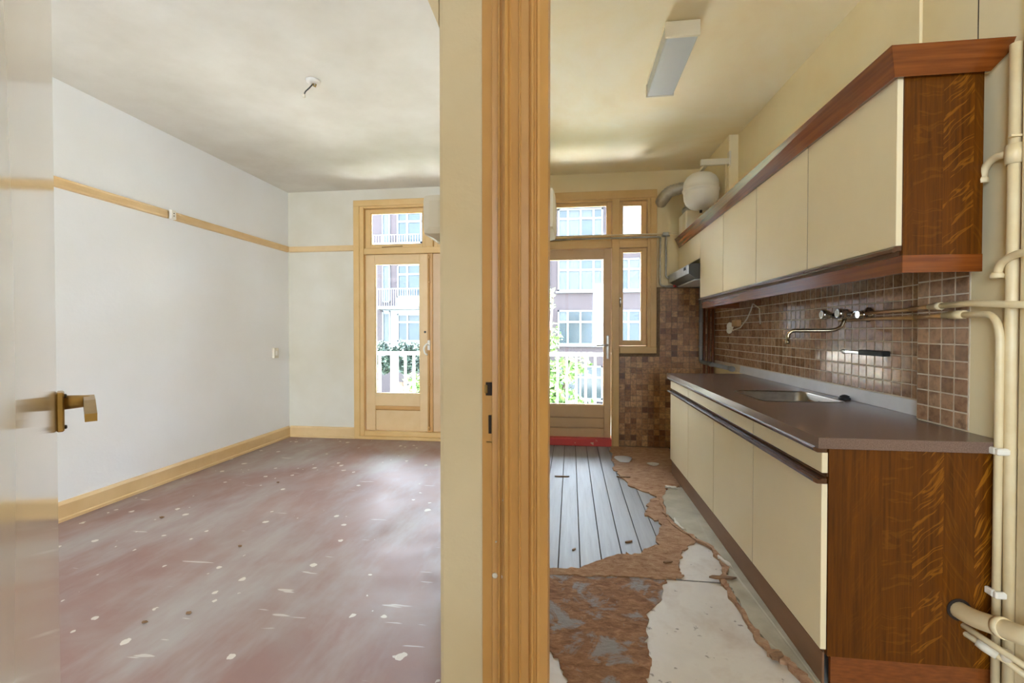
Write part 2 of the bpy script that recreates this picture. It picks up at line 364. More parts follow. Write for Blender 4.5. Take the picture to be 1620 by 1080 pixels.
# back of the flat, behind the camera, with two windows added for fill light
wb = thing('wall_back', (-.9, -3.0, 0), 'front wall of the flat behind the viewpoint with two added fill windows', 'wall', kind='structure')
WB = ((-3.0, -.6), (.55, 1.1)); b = B(); xp = XL
for x0, x1 in WB:
    b.box(xp, x0, YB-.2, YB, 0, 3); b.box(x0, x1, YB-.2, YB, 0, .75); b.box(x0, x1, YB-.2, YB, 2.6, 3); xp = x1
b.box(xp, 1.75, YB-.2, YB, 0, 3); mk('wall_face', b, 'wall_cream', wb)
for i, (x0, x1) in enumerate(WB):
    b = B(); b.frame(x0, x1, .75, 2.6, x0+.06, x1-.06, .82, 2.54, YB-.15, YB-.09)
    o = mk('window_%d' % (6+i), b, 'white_gloss', label=('wide' if i == 0 else 'narrow')+' white window added behind the viewpoint for fill light', cat='window', kind='structure')
    b = B(); b.box(x0+.06, x1-.06, YB-.125, YB-.12, .82, 2.54); mk('pane', b, 'glass', o)

# baseboards and picture rail
def skirt(name, x0, x1, y0, y1, label, side):
    b = B()
    if side == 'L': b.prism([(XL, 0), (XL+.028, 0), (XL+.028, .018), (XL+.02, .024), (XL+.02, .105), (XL+.012, .122), (XL, .125)], 'Y', y0, y1)
    elif side == 'P': b.prism([(-.254, 0), (-.274, 0), (-.274, .105), (-.266, .122), (-.254, .125)], 'Y', y0, y1)
    else: b.prism([(YF, 0), (YF-.028, 0), (YF-.028, .018), (YF-.02, .024), (YF-.02, .105), (YF-.012, .122), (YF, .125)], 'X', x0, x1)
    return mk(name, b, 'ochre_lit', label=label, cat='baseboard', kind='structure')
skirt('baseboard_left', 0, 0, YB, YF-.02, 'ochre baseboard along the long white wall at left', 'L')
skirt('baseboard_far', XL+.02, -2.414, 0, 0, 'short ochre baseboard between the corner and the balcony doors', 'F')
skirt('baseboard_partition', 0, 0, .90, 2.10, 'ochre baseboard on the partition, behind the door post', 'P')
def railp(o): return [(o, 2.108), (o+.016, 2.112), (o+.02, 2.125), (o+.02, 2.158), (o+.026, 2.17), (o, 2.172)]
b = B(); b.prism(railp(XL), 'Y', YB, 3.318); b.prism(railp(XL), 'Y', 3.385, YF-.02)
mk('trim_1', b, 'ochre_lit', label='ochre picture rail along the long left wall', cat='picture rail', kind='structure')
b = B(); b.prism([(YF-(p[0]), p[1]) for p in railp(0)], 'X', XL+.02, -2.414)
mk('trim_2', b, 'ochre_lit', label='short ochre picture rail from the corner to the balcony doors', cat='picture rail', kind='structure')

# ------------------------------------------------------------------ frames, doors and windows of the far wall
def casing(name, label, boxes, mat='ochre_frame_lit'):
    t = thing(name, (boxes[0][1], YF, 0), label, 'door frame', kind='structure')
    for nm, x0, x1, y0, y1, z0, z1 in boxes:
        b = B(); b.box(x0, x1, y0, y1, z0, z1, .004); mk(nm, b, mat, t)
    return t
casing('trim_3', 'ochre frame around the balcony doors of the left room', [
    ('casing', -2.414, -2.345, 4.903, 4.93, 0, 2.60), ('head_casing', -2.414, -.676, 4.903, 4.93, 2.60, 2.667), ('casing', -.745, -.676, 4.903, 4.93, 0, 2.60),
    ('jamb', -2.36, -2.30, 4.915, 5.06, 0, 2.60), ('jamb', -.79, -.73, 4.915, 5.06, 0, 2.60), ('head', -2.30, -.79, 4.92, 5.06, 2.578, 2.62),
    ('transom_bar', -2.30, -.79, 4.925, 5.06, 2.068, 2.137), ('mullion', -1.585, -1.505, 4.93, 5.06, 2.137, 2.578),
    ('threshold', -2.36, -.73, 4.90, 5.06, 0, .035), ('threshold_step', -2.36, -.73, 4.925, 5.06, .035, .09)])
casing('trim_4', 'ochre frame around the kitchen balcony door and its side window', [
    ('casing', -.45, -.36, 4.903, 4.93, 0, 2.589), ('head_casing', -.45, .877, 4.903, 4.93, 2.585, 2.667), ('casing', .812, .877, 4.903, 4.93, 1.045, 2.585),
    ('sill_casing', .505, .877, 4.895, 4.93, .977, 1.045), ('jamb', -.40, -.338, 4.915, 5.06, 0, 2.60), ('head', -.338, .84, 4.92, 5.06, 2.566, 2.62),
    ('transom_bar', -.338, .425, 4.925, 5.06, 2.078, 2.155), ('transom_bar', .502, .79, 4.925, 5.06, 2.078, 2.155), ('post', .425, .502, 4.915, 5.06, 0, 2.60),
    ('post_face', .437, .50, 4.898, 4.915, 0, 1.02), ('jamb', .785, .84, 4.915, 5.06, 1.02, 2.60), ('sill', .502, .785, 4.925, 5.06, 1.0, 1.055)])
b = B(); b.box(-.40, .425, 4.895, 5.06, 0, .079, .006)
mk('door_sill', b, 'red', label='chipped red-painted sill under the kitchen balcony door', cat='door sill')
def sash(name, n, label, x0, x1, z0, z1, g, mat='ochre_frame_lit', cat='window'):
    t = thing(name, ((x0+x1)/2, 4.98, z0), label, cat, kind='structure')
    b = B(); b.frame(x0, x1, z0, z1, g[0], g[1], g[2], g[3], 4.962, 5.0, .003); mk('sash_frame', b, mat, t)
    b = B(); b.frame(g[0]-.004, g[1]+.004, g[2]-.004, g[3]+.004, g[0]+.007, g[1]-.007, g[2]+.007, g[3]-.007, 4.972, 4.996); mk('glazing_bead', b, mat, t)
    b = B(); b.box(g[0], g[1], 4.984, 4.987, g[2], g[3]); mk('pane', b, 'glass', t)
    return t
W1 = sash('window_1', 1, 'left fanlight over the balcony doors of the left room', -2.298, -1.588, 2.139, 2.576, (-2.235, -1.632, 2.178, 2.53))
W2 = sash('window_2', 2, 'right fanlight over the balcony doors, behind the partition', -1.503, -.792, 2.139, 2.576, (-1.46, -.856, 2.178, 2.53))
W3 = sash('window_3', 3, 'wide fanlight over the kitchen balcony door', -.336, .423, 2.157, 2.565, (-.24, .378, 2.204, 2.535))
W4 = sash('window_4', 4, 'narrow fanlight over the kitchen side window', .504, .783, 2.157, 2.565, (.537, .735, 2.204, 2.528))
W5 = sash('window_5', 5, 'tall narrow kitchen casement beside the balcony door', .504, .783, 1.057, 2.076, (.538, .735, 1.106, 2.04))
for t, x, z in ((W1, -1.98, 2.152), (W3, -.12, 2.172)):      # window stays lying on the lower rail
    b = B(); b.tube([(x-.12, 4.955, z-.004), (x, 4.953, z), (x+.11, 4.955, z+.005)], .004, 6); b.lathe([(.008, 0), (.008, .012)], (x+.11, 4.95, z+.005), 'Y', 8); mk('casement_stay', b, 'brass', t)
b = B(); b.box(.509, .523, 4.952, 4.962, 1.50, 1.56, .002); b.tube([(.516, 4.945, 1.545), (.507, 4.93, 1.52), (.513, 4.93, 1.46)], .006, 8); mk('window_catch', b, 'chrome', W5)
def leaf(name, label, x0, x1, g, z0, z1, mat):
    t = thing(name, ((x0+x1)/2, 4.98, z0), label, 'door', kind='structure')
    y0, y1 = 4.96, 5.0
    for nm, bx in (('stile', (x0, g[0], y0, y1, z0, z1)), ('stile', (g[1], x1, y0, y1, z0, z1)), ('top_rail', (g[0], g[1], y0, y1, g[3], z1))):
        b = B(); b.box(*bx, .003); mk(nm, b, mat, t)
    b = B(); b.box(g[0], g[1], 4.979, 4.982, g[2], g[3]); mk('pane', b, 'glass', t)
    b = B(); b.frame(g[0]-.004, g[1]+.004, g[2]-.004, g[3]+.004, g[0]+.008, g[1]-.008, g[2]+.008, g[3]-.008, 4.968, 4.996); mk('glazing_bead', b, mat, t)
    return t
for i, (x0, x1, g0, g1) in enumerate(((-2.296, -1.57, -2.186, -1.665), (-1.52, -.794, -1.425, -.904))):
    t = leaf('door_%d' % (i+1), ('left' if i == 0 else 'right')+' glazed leaf of the ochre balcony doors in the left room', x0, x1, (g0, g1, .508, 1.963), .092, 2.066, 'beige_door' if i else 'ochre_lit')
    b = B(); b.box(g0, g1, 4.96, 5.0, .37, .508, .003); mk('lock_rail', b, 'ochre_lit', t)
    b = B(); b.box(g0, g1, 4.978, 4.998, .092, .37); mk('lower_panel', b, 'ochre_lit', t)
    b = B(); b.prism([(4.978, .318), (4.962, .332), (4.962, .37), (4.978, .37)], 'X', g0, g1); mk('panel_moulding', b, 'ochre', t)
    if i == 0:
        b = B(); b.box(-1.575, -1.512, 4.945, 4.96, .09, 2.07, .004); mk('cover_strip', b, 'ochre', t)
        b = B(); b.tube([(-1.553, 4.936, .11), (-1.553, 4.936, 2.05)], .007, 8)
        for z in (.14, .62, 1.75, 2.02): b.box(-1.566, -1.540, 4.925, 4.946, z-.012, z+.012, .003)
        mk('espagnolette_bolt', b, 'ochre', t)
        b = B(); b.box(-1.567, -1.539, 4.922, 4.946, 1.0, 1.11, .004)
        b.tube(bend([(-1.553, 4.925, 1.06), (-1.56, 4.89, 1.075), (-1.60, 4.885, 1.03), (-1.585, 4.885, .965), (-1.555, 4.89, .95)], .03), .009, 8)
        mk('handle', b, 'white_gloss', t, label='white-painted curved espagnolette handle')
        b = B(); b.lathe([(.012, 0), (.012, .005), (.006, .007)], (-1.605, 4.96, 1.20), (0, -1, 0), 10); mk('keyhole_cover', b, 'dark_grey', t)
t = leaf('door_3', 'glazed kitchen balcony door above the red sill', -.335, .422, (-.25, .35, .423, 1.976), .082, 2.074, 'beige_door')
for z0, z1, y in ((.29, .423, 4.96), (.182, .284, 4.968), (.082, .176, 4.96)):
    b = B(); b.box(-.25, .35, y, 5.0, z0, z1, .004); mk('board', b, 'beige_door', t)
b = B(); b.box(-.25, .35, 4.985, 4.999, .09, .42); mk('backing_board', b, 'beige_door', t)
b = B(); b.box(.372, .398, 4.952, 4.96, .915, 1.165, .003); hp = mk('handle_plate', b, 'steel', t)
b = B(); b.lathe([(.011, 0), (.011, .035)], (.385, 4.953, 1.062), (0, -1, 0), 10); b.tube(bend([(.385, 4.92, 1.062), (.385, 4.912, 1.062), (.27, 4.915, 1.055)], .02), [.009]*8, 8); mk('lever', b, 'steel', hp)
b = B(); b.lathe([(.008, 0), (.008, .01)], (.385, 4.953, .97), (0, -1, 0), 10); b.box(.381, .389, 4.93, 4.945, .955, .985); mk('key', b, 'steel', hp)
b = B(); b.box(-.352, -.325, 4.9, 4.915, 1.02, 1.10, .003); mk('strike_plate', b, 'cream_plastic', t)

# ------------------------------------------------------------------ the ochre door post in front
post = thing('trim_5', (-.1, .86, 0), 'ochre moulded door post in the middle with empty lock mortises', 'door frame', kind='structure')
def ux(u): return -.168+(u-760)*.00118
prof = [(760, 0), (760, 4), (776, 4), (777, 9), (786, 10), (787, 14), (790, 15), (792, 12), (794, 12), (796, 19), (800, 22), (804, 20), (806, 14), (808, 13), (820, 13.5), (821, 16), (823, 16), (824, 13.5), (836, 13), (838, 16), (841, 18), (844, 18), (846, 15), (848, 15), (850, 17), (854, 16)]
poly = [(ux(u), .873-(d if d < 10 else 10+(d-12)*1.7)/1000) for u, d in prof]+[(ux(866), .873+.004), (ux(866), .96), (ux(760), .96)]
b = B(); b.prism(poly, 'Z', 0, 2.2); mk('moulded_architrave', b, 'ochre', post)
def px(name, u0, u1, z0, z1, y0, y1, mat, bev=0):
    b = B(); b.box(ux(u0), ux(u1), y0, y1, z0, z1, bev); return mk(name, b, mat, post)
px('latch_mortise', 766, 777, 1.079, 1.104, .8665, .874, 'dark')
px('latch_lip', 764, 769, 1.083, 1.099, .8655, .874, 'brass', .001)
px('bolt_mortise', 770.5, 775, 1.006, 1.041, .8665, .874, 'dark')
px('worn_edge', 767, 776, .988, .9905, .8675, .874, 'brass')
for u, z, q in ((781, .735, .013), (791, .734, .012), (797, .885, .006), (783, .80, .004), (798, .64, .004)):
    b = B(); b.lathe([(q*.35, -.004), (q*.45, 0), (q*.3, .0012)], (ux(u), .8635 if u < 786 else (.864 if u < 795 else .852), z), (0, -1, 0), 8); mk('paint_chip', b, 'felt_pale', post)

# ------------------------------------------------------------------ the glossy door leaf standing open at the left
dl = thing('door_4', (-.19, .13, .01), 'glossy cream door standing open at the left edge with a brass lever', 'door', kind='structure')
ang = math.atan2(.6313, -.7755)
def local(name, b, mat, parent, offs=(0, 0, 0), label=None):
    bm = b.bm; bmesh.ops.recalc_face_normals(bm, faces=bm.faces); me = bpy.data.meshes.new(name); bm.to_mesh(me); bm.free(); me.materials.append(M[mat])
    o = bpy.data.objects.new(name, me); COL.objects.link(o); o.parent = parent; W[o] = Vector(); o.location = offs
    return props(o, label)
b = B(); b.box(-.125, .788, 0, .04, 0, 2.09, .003); lf = local('door_leaf', b, 'gloss_door', dl)
for s in (-1, 1):
    y = 0 if s < 0 else .04
    b = B(); b.box(.728, .762, y, y+s*.009, 1.041, 1.100, .002); pl = local('handle_plate', b, 'brass', dl)
    b = B(); b.lathe([(.011, 0), (.0105, .01), (.009, .027), (.0085, .03)], (.745, y+s*.008, 1.083), (0, s, 0), 14)
    yy = y+s*.030
    b.prism([(.756, 1.091), (.756, 1.073), (.70, 1.070), (.635, 1.066), (.635, 1.077), (.70, 1.089)], 'Y', yy, yy+s*.013)
    local('lever', b, 'brass', pl)
    for z in (1.047, 1.094):
        b = B(); b.lathe([(.003, 0), (.003, .002), (.0015, .003)], (.737, y+s*.009, z), (0, s, 0), 8); local('screw', b, 'dark_grey', pl)
dl.rotation_euler = (0, 0, ang)

# ------------------------------------------------------------------ kitchen floor pieces
def jag(pts, amp=.012, sub=5, seed=1):
    r = random.Random(seed); out = []
    for a, c in zip(pts, pts[1:]):
        for k in range(sub):
            t = k/sub; out.append((a[0]+(c[0]-a[0])*t+r.uniform(-amp, amp), a[1]+(c[1]-a[1])*t+r.uniform(-amp, amp)))
    out.append(pts[-1]); return out
pw = .1125
for i in range(-3, 10):
    x0 = -.062+i*pw; xa, xb = max(x0, -.47)+.002, x0+pw-.0025
    if xb < -.45: continue
    y0 = 2.305
    b = B(); b.box(xa, xb, y0, 4.9, -.013, 0.0, .0015)
    mk('floorboard', b, 'board', fk)
for x0, x1, y0, y1 in ((-.25, 1.40, .35, 2.297), (-.25, 1.40, -1.8, .345), (-.25, 1.40, YB, -1.805)):
    b = B(); b.box(x0, x1, y0, y1, -.013, 0, .001); mk('hardboard_sheet', b, 'hardboard', fk)
b = B(); b.prism([(.537, 2.305), (.95, 2.305), (.95, 2.86), (.66, 2.86), (.60, 2.60), (.52, 2.40)], 'Z', -.010, .0012); mk('hardboard_sheet', b, 'hardboard', fk)
def sheet(name, outline, z0, z1, mat, label, cat, curl=.0, seed=3):
    """thin torn sheet: top grid triangulated from its outline, with lifted ragged rim"""
    bm = bmesh.new(); r = random.Random(seed)
    vs = [bm.verts.new((x, y, z1+r.uniform(0, curl))) for x, y in outline]
    es = [bm.edges.new((vs[i], vs[(i+1) % len(vs)])) for i in range(len(vs))]
    g = bmesh.ops.triangle_fill(bm, edges=es, use_beauty=True)
    top = [f for f in bm.faces]
    lo = [bm.verts.new((v.co.x, v.co.y, z0)) for v in vs]
    k = len(vs)
    for i in range(k): bm.faces.new((vs[i], vs[(i+1) % k], lo[(i+1) % k], lo[i]))
    return mk(name, bm, mat, label=label, cat=cat)
A_left = [(.405, 4.89), (.392, 4.45), (.377, 4.061), (.447, 3.68), (.614, 3.449), (.524, 3.239), (.491, 3.076), (.558, 2.976), (.486, 2.655), (.357, 2.532), (.259, 2.519), (.037, 2.335), (-.16, 2.30)]
A_right = [(-.16, 2.268), (.037, 2.272), (.238, 2.285), (.45, 2.29), (.545, 2.31), (.548, 2.387), (.588, 2.561), (.664, 2.678), (.744, 2.745), (.655, 2.855), (.609, 3.091), (.65, 3.385), (.727, 3.61), (.80, 3.66), (.84, 3.69)]
sheet('felt_underlay', jag(A_left, .014, 7, 5)+jag(A_right, .012, 6, 8)+[(.846, 3.72), (.846, 4.03), (1.0, 4.06), (1.0, 4.89)], 0, .006, 'felt', 'torn brown felt underlay between the bare boards and the cabinets', 'underlay', .006)
C_l = [(.84, 3.66), (.735, 3.625), (.653, 3.40), (.627, 3.113), (.668, 2.855), (.783, 2.665), (.80, 2.45), (.74, 2.31), (.742, 2.208), (.735, 1.976), (.755, 1.816), (.80, 1.745), (.825, 1.62), (.84, 1.50)]
sheet('vinyl_strip', jag(C_l, .008, 7, 11)+[(.846, 1.48), (.846, 3.66)], 0, .008, 'vinyl', 'strip of grey-green vinyl left along the foot of the base cabinets', 'vinyl', .004)
edge = jag(C_l[2:-1], .010, 6, 12); inner = [(x-.016-.02*random.random(), y+random.uniform(-.01, .01)) for x, y in jag(C_l[2:-1], .006, 6, 13)]
sheet('felt_edge', edge+inner[::-1], 0, .011, 'felt', 'narrow frayed felt edge running beside the grey vinyl strip', 'underlay', .008)
e2 = [(.657, 3.04), (.665, 2.90), (.69, 2.86), (.668, 2.87), (.64, 2.95)]
sheet('paper_scrap', jag(e2+e2[:1], .004, 3, 2)[:-1], .008, .016, 'felt_pale', 'curled white paper scrap on the torn edge in the middle', 'scrap', .006)
e2 = [(.78, 2.56), (.805, 2.47), (.81, 2.42), (.79, 2.45), (.765, 2.53)]
sheet('paper_scrap', jag(e2+e2[:1], .004, 3, 4)[:-1], .010, .017, 'felt_pale', 'curled white paper scrap nearest to the base cabinets', 'scrap', .006)
e2 = [(.725, 3.66), (.80, 3.64), (.80, 3.60), (.76, 3.615), (.72, 3.625)]
sheet('paper_scrap', jag(e2+e2[:1], .004, 3, 6)[:-1], .010, .018, 'felt_pale', 'curled white paper scrap at the far tip of the vinyl strip', 'scrap', .006)
E_o = [(-.25, 2.283), (.1, 2.29), (.457, 2.29), (.415, 2.15), (.326, 2.001), (.288, 1.822), (.297, 1.699), (.251, 1.58), (.2, 1.45), (-.02, 1.45), (-.013, 1.572), (-.047, 1.679), (-.085, 1.735), (-.25, 1.8)]
sheet('felt_residue', jag(E_o+E_o[:1], .010, 6, 21)[:-1], 0, .0035, 'residue', 'brown felt residue with grey glue patches in the foreground', 'underlay', .003)
sheet('paint_stain', [(.49+.075*math.cos(a)*(1+.2*math.sin(3*a)), 4.40+.13*math.sin(a)*(1+.15*math.cos(2*a))) for a in [k*2*PI/18 for k in range(18)]], .006, .0135, 'strip', 'larger pale plaster stain on the felt near the far wall', 'stain', .0005)
sheet('paint_stain', [(.74+.05*math.cos(a)*(1+.2*math.sin(3*a)), 4.27+.05*math.sin(a)) for a in [k*2*PI/14 for k in range(14)]], .006, .0135, 'felt_pale', 'smaller pale plaster stain on the felt near the far wall', 'stain', .0005)
for nm, l, x, y, z, sx, sy, sz, rz in (('wood_splinter', 'flat wood splinter lying on the boards near the red sill', -.07, 3.83, 0, .12, .02, .008, .05), ('wood_splinter', 'wood splinter at the edge of the felt', .43, 3.85, .006, .11, .018, .01, -.1), ('wood_splinter', 'small curved splinter in the middle of the boards', .33, 2.68, 0, .05, .012, .008, .5),
        ('wood_splinter', 'grey splinter bridging the sheet seam beside the vinyl', .73, 2.32, .012, .13, .025, .008, .05), ('wood_splinter', 'brown flake at the foreground end of the felt edge', .75, 1.78, .012, .06, .03, .01, .6),
        ('wood_splinter', 'reddish splinter on the felt by the sheet seam', .50, 2.45, .006, .05, .014, .01, .2), ('wood_splinter', 'tiny splinter in the lower left corner of the bare boards', .02, 2.55, 0, .03, .012, .006, .9)):
    b = B(); b.prism([(-sx/2, 0), (-sx*.35, sy*.5), (sx*.2, sy*.4), (sx/2, sy*.1), (sx*.3, -sy*.45), (-sx*.3, -sy*.5)], 'Z', 0, sz)
    bmesh.ops.transform(b.bm, matrix=Matrix.Translation((x, y, z+.0005))@Matrix.Rotation(rz, 4, 'Z'), verts=b.bm.verts); mk(nm, b, 'chip', label=l, cat='splinter')
for i, (x, y, l) in enumerate(((-2.612, 2.648, 'dry brown crumb on the linoleum close to the left baseboard'), (-2.311, 3.393, 'dry brown crumb farthest back on the linoleum'), (-1.831, 2.352, 'dry brown crumb in the middle of the linoleum'), (-1.613, 1.759, 'dry brown crumb in front on the linoleum, right of its neighbour'), (-1.742, 1.681, 'dry brown crumb nearest on the linoleum'))):
    q = .016 if i == 0 else .011
    b = B(); bmesh.ops.create_icosphere(b.bm, subdivisions=1, radius=q)
    for vv in b.bm.verts: vv.co = Vector((vv.co.x*random.uniform(.7, 1.6), vv.co.y*random.uniform(.5, 1.1), (vv.co.z+q)*.45))
    bmesh.ops.translate(b.bm, verts=b.bm.verts, vec=(x, y, 0)); mk('floor_crumb', b, 'chip', label=l, cat='crumb')

# ------------------------------------------------------------------ tiles
TP = .0605; tt = .0555
def tile_mesh(nx):
    b = B(); b.box(0, .0085, -tt/2, tt/2, -tt/2, tt/2, .002) if nx == 'X' else b.box(-tt/2, tt/2, 0, .007, -tt/2, tt/2, .0012)
    bmesh.ops.recalc_face_normals(b.bm, faces=b.bm.faces); me = bpy.data.meshes.new('tile'); b.bm.to_mesh(me); b.bm.free(); me.materials.append(M['tile']); return me
TM = tile_mesh('X')
def put_tile(x, y, z, par):
    o = bpy.data.objects.new('tile', TM); COL.objects.link(o); o.parent = par; o.location = Vector((x, y, z))-W[par]
    o.rotation_euler = (random.uniform(-.006, .006), 0, random.uniform(-.008, .008))
z0 = .852
# pier tiles (nearest): five columns, ten rows
for c in range(4):
    for r in range(10):
        put_tile(XP-.0048, 2.045-TP*(c+.5), z0+TP*(r+.5), pier)
b = B(); b.box(XP-.003, XP, 2.045-TP*4-.002, 2.045, z0, z0+TP*10); mk('grout_bed', b, 'grout', pier)
# long wall: the nearest 260 tiles one by one, the rest as one field
zb = .915; cols = int((4.93-2.05)/TP); rows = 10; cnt = 0; fld = B()
b = B(); b.box(XT-.003, XT, 2.046, YF, .85, zb+TP*10+.01); mk('grout_bed', b, 'grout', wr)
for c in range(cols):
    for r in range(rows):
        y = 2.05+TP*(c+.5); z = zb+TP*(r+.5)
        if cnt < 290:
            put_tile(XT-.0048, y, z, wr); cnt += 1
        else:
            fld.box(XT-.0048, XT-.001, y-tt/2, y+tt/2, z-tt/2, z+tt/2)
mk('tile_field', fld, 'tile_i', wr, kind='stuff')
# row behind / beyond the worktop end
# far wall tile field, below the window and beside it
fl = B(); k = 0
xs0 = .505; TPf = .0585; ttf = .0545
for i in range(16):
    for j in range(29):
        xa = xs0+TPf*i; za = .012+TPf*j
        if xa+ttf > XT-.01 or za+ttf > 1.66: continue
        if xa < .88 and za+ttf > .975: continue
        fl.box(xa, xa+ttf, YF-.007, YF-.0005, za, za+ttf)
mk('tile_field', fl, 'tile_far', wf, kind='stuff')
b = B(); b.box(.502, XT, YF-.003, YF+.01, 0, .976); b.box(.878, XT, YF-.003, YF+.01, .976, 1.662); mk('grout_bed', b, 'grout_dark', wf)

# ------------------------------------------------------------------ base cabinets
N0 = 1.655; PT = .592
DX0, DX1 = .835, .854
GR = [(0, 0), (-.030, 0), (-.042, .006), (-.044, .016), (-.035, .020), (-.028, .013), (-.016, .013), (-.016, .018), (0, .018)]   # grip rail section
def grip(b, x, z, y0, y1):
    b.prism([(x+p[0], z+p[1]) for p in GR], 'Y', y0, y1)
def front(nm, y0, y1, z0, z1, par, mat='laminate_front', x0=DX0, x1=DX1):
    b = B(); b.box(x0, x1, y0+.0035, y1-.0035, z0, z1, .0015); d = mk(nm, b, mat, par)
    return d
units = [('base_cabinet', N0, N0+PT, 'near base cabinet with the dark oak end panel', 1), ('sink_cabinet', N0+PT, N0+3*PT, 'wide double-door base cabinet under the steel sink', 2), ('base_cabinet', N0+3*PT, N0+4*PT, 'far base cabinet next to the tiled far wall', 1)]
for nm, y0, y1, lab, nd in units:
    t = thing(nm, (1.1, (y0+y1)/2, .115), lab, 'cabinet', 'base cabinets along the right wall')
    b = B(); b.box(.856, 1.37, y0+(.018 if y0 == N0 else 0), y0+.03, .115, .813); b.box(.856, 1.37, y1-.016, y1, .115, .813); b.box(.856, 1.37, y0+.03, y1-.016, .115, .131); b.box(1.355, 1.37, y0+.03, y1-.016, .131, .813); b.box(.856, .872, y0+.03, y1-.016, .131, .813)
    mk('carcass', b, 'plinth', t)
    d = front('drawer', y0, y1, .728, .797, t)
    b = B(); grip(b, DX1-.004, .797, y0+.0015, y1-.0015); mk('grip_rail', b, 'grip', d)
    for k in range(nd):
        ya = y0+k*PT; d = front('door', ya, ya+PT, .132, .692, t)
        b = B(); grip(b, DX1-.004, .692, ya+.0015, ya+PT-.0015); mk('grip_rail', b, 'grip', d)
    b = B(); b.box(.852, .858, y0+.005, y1-.002, .716, .728); mk('shadow_strip', b, 'grip', t)
    for k in range(nd):
        ye = y0+(k+1)*PT; b = B(); b.box(DX0+.0012, DX1, ye-.0034, ye-.0002, .133, .690); mk('gap_shade_strip', b, 'grip', t)  # dark filler standing in for the shade in the door gap
    b = B(); b.box(DX0+.0012, DX1, y1-.0034, y1-.0002, .729, .796); mk('gap_shade_strip', b, 'grip', t)  # same shade filler between the drawer fronts
    if y0 == N0:
        b = B(); b.box(.856, 1.366, N0+.001, N0+.018, .112, .814); mk('end_panel', b, 'oak', t, label='dark oak veneer end panel with ray figure')
t = thing('plinth', (1.1, N0+2*PT, 0), 'brown plinth boards under the base cabinets', 'plinth')
b = B(); b.box(.848, .8545, N0+.016, N0+4*PT, .003, .1145); mk('front_board', b, 'plinth', t)
b = B(); b.box(.868, 1.366, N0+.004, N0+.016, .0, .111); mk('end_board', b, 'oak_red', t, label='reddish wood board at the plinth end')

# worktop with a rounded sink cut-out
def rrect(x0, x1, y0, y1, r, k=5):
    out = []
    for cx, cy, a0 in ((x1-r, y1-r, 0), (x0+r, y1-r, 90), (x0+r, y0+r, 180), (x1-r, y0+r, 270)):
        for i in range(k+1):
            a = math.radians(a0+90*i/k); out.append((cx+r*math.cos(a), cy+r*math.sin(a)))
    return out
SX0, SX1, SY0, SY1 = .965, 1.365, 2.475, 2.91
bm = bmesh.new()
outer = [(.815, 1.64), (1.38, 1.64), (1.38, 2.049), (1.438, 2.049), (1.438, 4.07), (.815, 4.07)]; hole = rrect(SX0, SX1, SY0, SY1, .06)
loops = []
for z in (.85, .814):
    L = []
    for ring in (outer, hole):
        vs = [bm.verts.new((x, y, z)) for x, y in ring]; es = [bm.edges.new((vs[i], vs[(i+1) % len(vs)])) for i in range(len(vs))]; L.append((vs, es))
    bmesh.ops.triangle_fill(bm, edges=L[0][1]+L[1][1], use_beauty=True); loops.append(L)
for q in (0, 1):
    a, c = loops[0][q][0], loops[1][q][0]
    for i in range(len(a)): bm.faces.new((a[i], a[(i+1) % len(a)], c[(i+1) % len(a)], c[i]))
mk('worktop', bm, 'worktop', label='dark brown laminate worktop running along the right wall', cat='worktop')
b = B(); b.prism([(1.4385, .8505), (1.43, .8505), (1.43, .855), (1.4365, .912), (1.4425, .912), (1.4425, .8505)], 'Y', 2.052, 4.15); mk('upstand_strip', b, 'strip', label='pale upstand strip between the worktop and the wall tiles', cat='upstand')
# sink
sk = thing('kitchen_sink', ((SX0+SX1)/2, (SY0+SY1)/2, .68), 'brushed steel sink bowl set into the worktop', 'sink')
bm = bmesh.new(); rings = []
for off, z, r in ((.006, .8512, .064), (-.004, .8522, .058), (-.008, .846, .056), (-.014, .72, .055), (-.03, .692, .05), (-.06, .684, .04), (-.15, .680, .03)):
    rings.append([bm.verts.new((x, y, z)) for x, y in rrect(SX0-off, SX1+off, SY0-off, SY1+off, r)])
for a, c in zip(rings, rings[1:]):
    for i in range(len(a)):
        f = bm.faces.new((a[i], a[(i+1) % len(a)], c[(i+1) % len(a)], c[i])); f.smooth = True
bm.faces.new(rings[-1]); o = mk('bowl', bm, 'steel', sk)
b = B(); b.lathe([(.042, 0), (.042, .004), (.034, .005), (.03, .001)], (1.165, 2.69, .679), 'Z', 20); mk('drain', b, 'chrome', sk)
b = B(); b.lathe([(.024, 0), (.024, .004), (.02, .006)], (1.345, 2.70, .80), (-1, 0, 0), 16)
for k in range(-2, 3): b.box(1.336, 1.34, 2.70+k*.008-.002, 2.70+k*.008+.002, .787, .813)
mk('overflow_grille', b, 'dark_grey', sk)
b = B(); b.lathe([(.026, 0), (.028, .006), (.024, .012), (.02, .013), (.02, .018), (.012, .024), (.004, .026)], (1.405, 2.58, .8505), 'Z', 18); b.box(1.383, 1.427, 2.574, 2.586, .864, .871, .002)
mk('sink_stopper', b, 'black', label='black rubber sink stopper lying against the upstand', cat='stopper')
